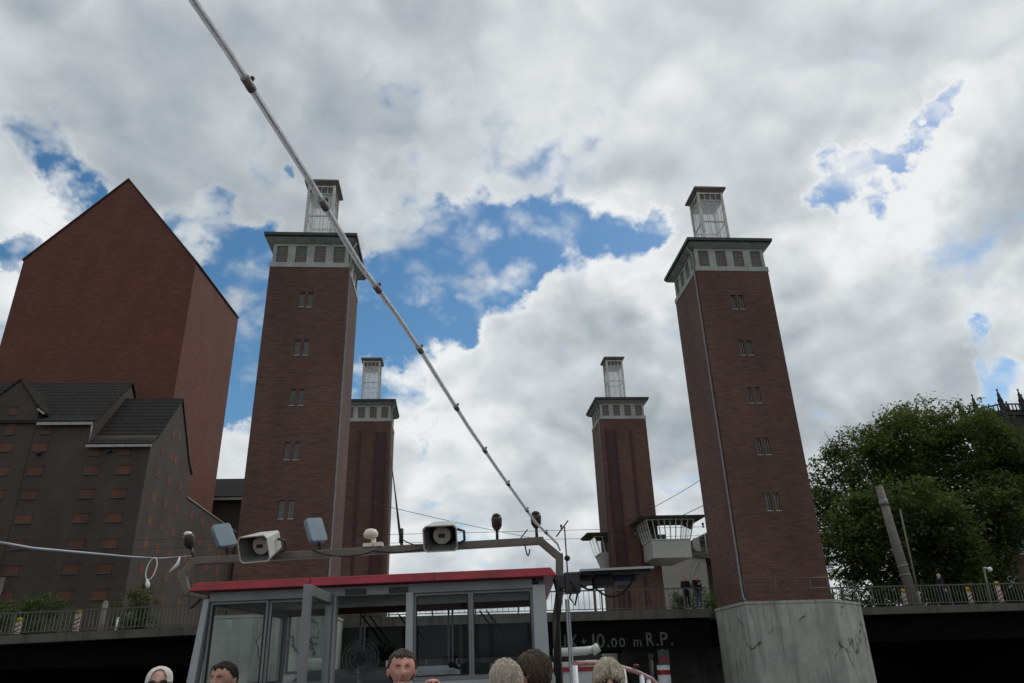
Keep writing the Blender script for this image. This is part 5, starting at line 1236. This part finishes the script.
        g.build('sunglasses', M['shade'], t)
    return t
M['eyeshade'] = plain('shaded_eye_white', (.30,.28,.26), .3, 0, .05); M['lips'] = plain('lip_skin', (.30,.11,.09), .5, 0, .1)  # eye whites greyed: the shadow on the eyes is in the colour
M['shade'] = plain('sunglass_plastic', (.012,.011,.012), .15, 0, .1)
SK1 = skinmat('ruddy_skin', (.64,.36,.29)); SK2 = skinmat('light_skin', (.62,.41,.32)); SK3 = skinmat('olive_skin', (.48,.30,.22))
HR = {n: hairmat(n+'_hair', a, b) for n, a, b in (('dark', (.010,.008,.007), (.035,.026,.02)), ('brown', (.04,.028,.02), (.12,.085,.06)), ('greyblond', (.27,.225,.18), (.60,.52,.43)), ('sandy', (.25,.185,.115), (.52,.40,.26)), ('ashblond', (.26,.22,.165), (.62,.54,.41)))}
CL = {n: cloth(n+'_cloth', c) for n, c in (('black', (.014,.014,.016)), ('navy', (.02,.025,.05)), ('grey', (.13,.13,.135)), ('jeans', (.06,.09,.16)), ('beige', (.30,.26,.2)), ('red', (.22,.03,.03)), ('cream', (.66,.63,.58)), ('white', (.6,.6,.6)), ('olive', (.08,.08,.05)))}
def onboat(x, y): 
    p = b2w(x, y, DK); return (p.x, p.y, p.z)
GB = 'passengers on the boat deck'; YD = math.degrees(YA)
person('woman in a cream headscarf and dark sunglasses beside the wheelhouse', onboat(-2.30,5.0), 180+YD-20, 1.675, SK2, HR['brown'], CL['black'], CL['black'], GB, glasses=True, female=True, scarf=CL['cream'], seed=3)
person('man with short dark hair looking back, in front of the left wheelhouse window', onboat(-1.89,5.0), 180+YD+6, 1.69, SK3, HR['dark'], CL['navy'], CL['jeans'], GB, seed=4, head_yaw=-4)
person('ruddy man with cropped greying hair raising one hand, by the middle post', onboat(-.70,4.5), 180+YD-6, 1.705, SK1, HR['brown'], CL['black'], CL['grey'], GB, pose='wave', seed=5, head_yaw=5)
person('person with light brown hair seen from behind, in front of the man raising his hand', onboat(-.52,3.3), YD-4, 1.54, SK2, HR['sandy'], CL['olive'], CL['jeans'], GB, hair_style='back', female=True, seed=6)
person('grey blond person seen from behind with tousled short hair', onboat(-.10,4.0), YD-14, 1.62, SK2, HR['greyblond'], CL['beige'], CL['grey'], GB, hair_style='back', seed=7, head_yaw=8)
person('woman with wavy dark brown hair in profile, beside the right wheelhouse post', onboat(.06,4.6), YD-62, 1.665, SK1, HR['brown'], CL['black'], CL['jeans'], GB, hair_style='back', female=True, seed=8)
person('woman with windblown blond hair and large sunglasses, rightmost by the pink handrail', onboat(.43,4.2), 180+YD+2, 1.605, SK2, HR['ashblond'], CL['grey'], CL['black'], GB, hair_style='long', glasses=True, female=True, seed=9, head_pitch=-3)
GP = 'people walking over the bridge'
person('woman in black clothes and white shoes standing at the bridge railing', (12.0,38.55,6.77), 200, 1.66, SK2, HR['dark'], CL['black'], CL['black'], GP, voxel=.012, pose='rail', female=True, hair_style='long', seed=10, shoes=M['white'])
person('person in dark top and blue jeans beside the woman at the bridge railing', (12.62,38.6,6.77), 165, 1.70, SK2, HR['brown'], CL['black'], CL['jeans'], GP, voxel=.012, pose='phone', seed=11, shoes=M['white'])
person('person in dark clothes with white shoes walking along the right approach', (26.75,40.0,6.63), 95, 1.76, SK2, HR['sandy'], CL['navy'], CL['navy'], GP, voxel=.012, pose='walk', seed=12, shoes=M['white'])
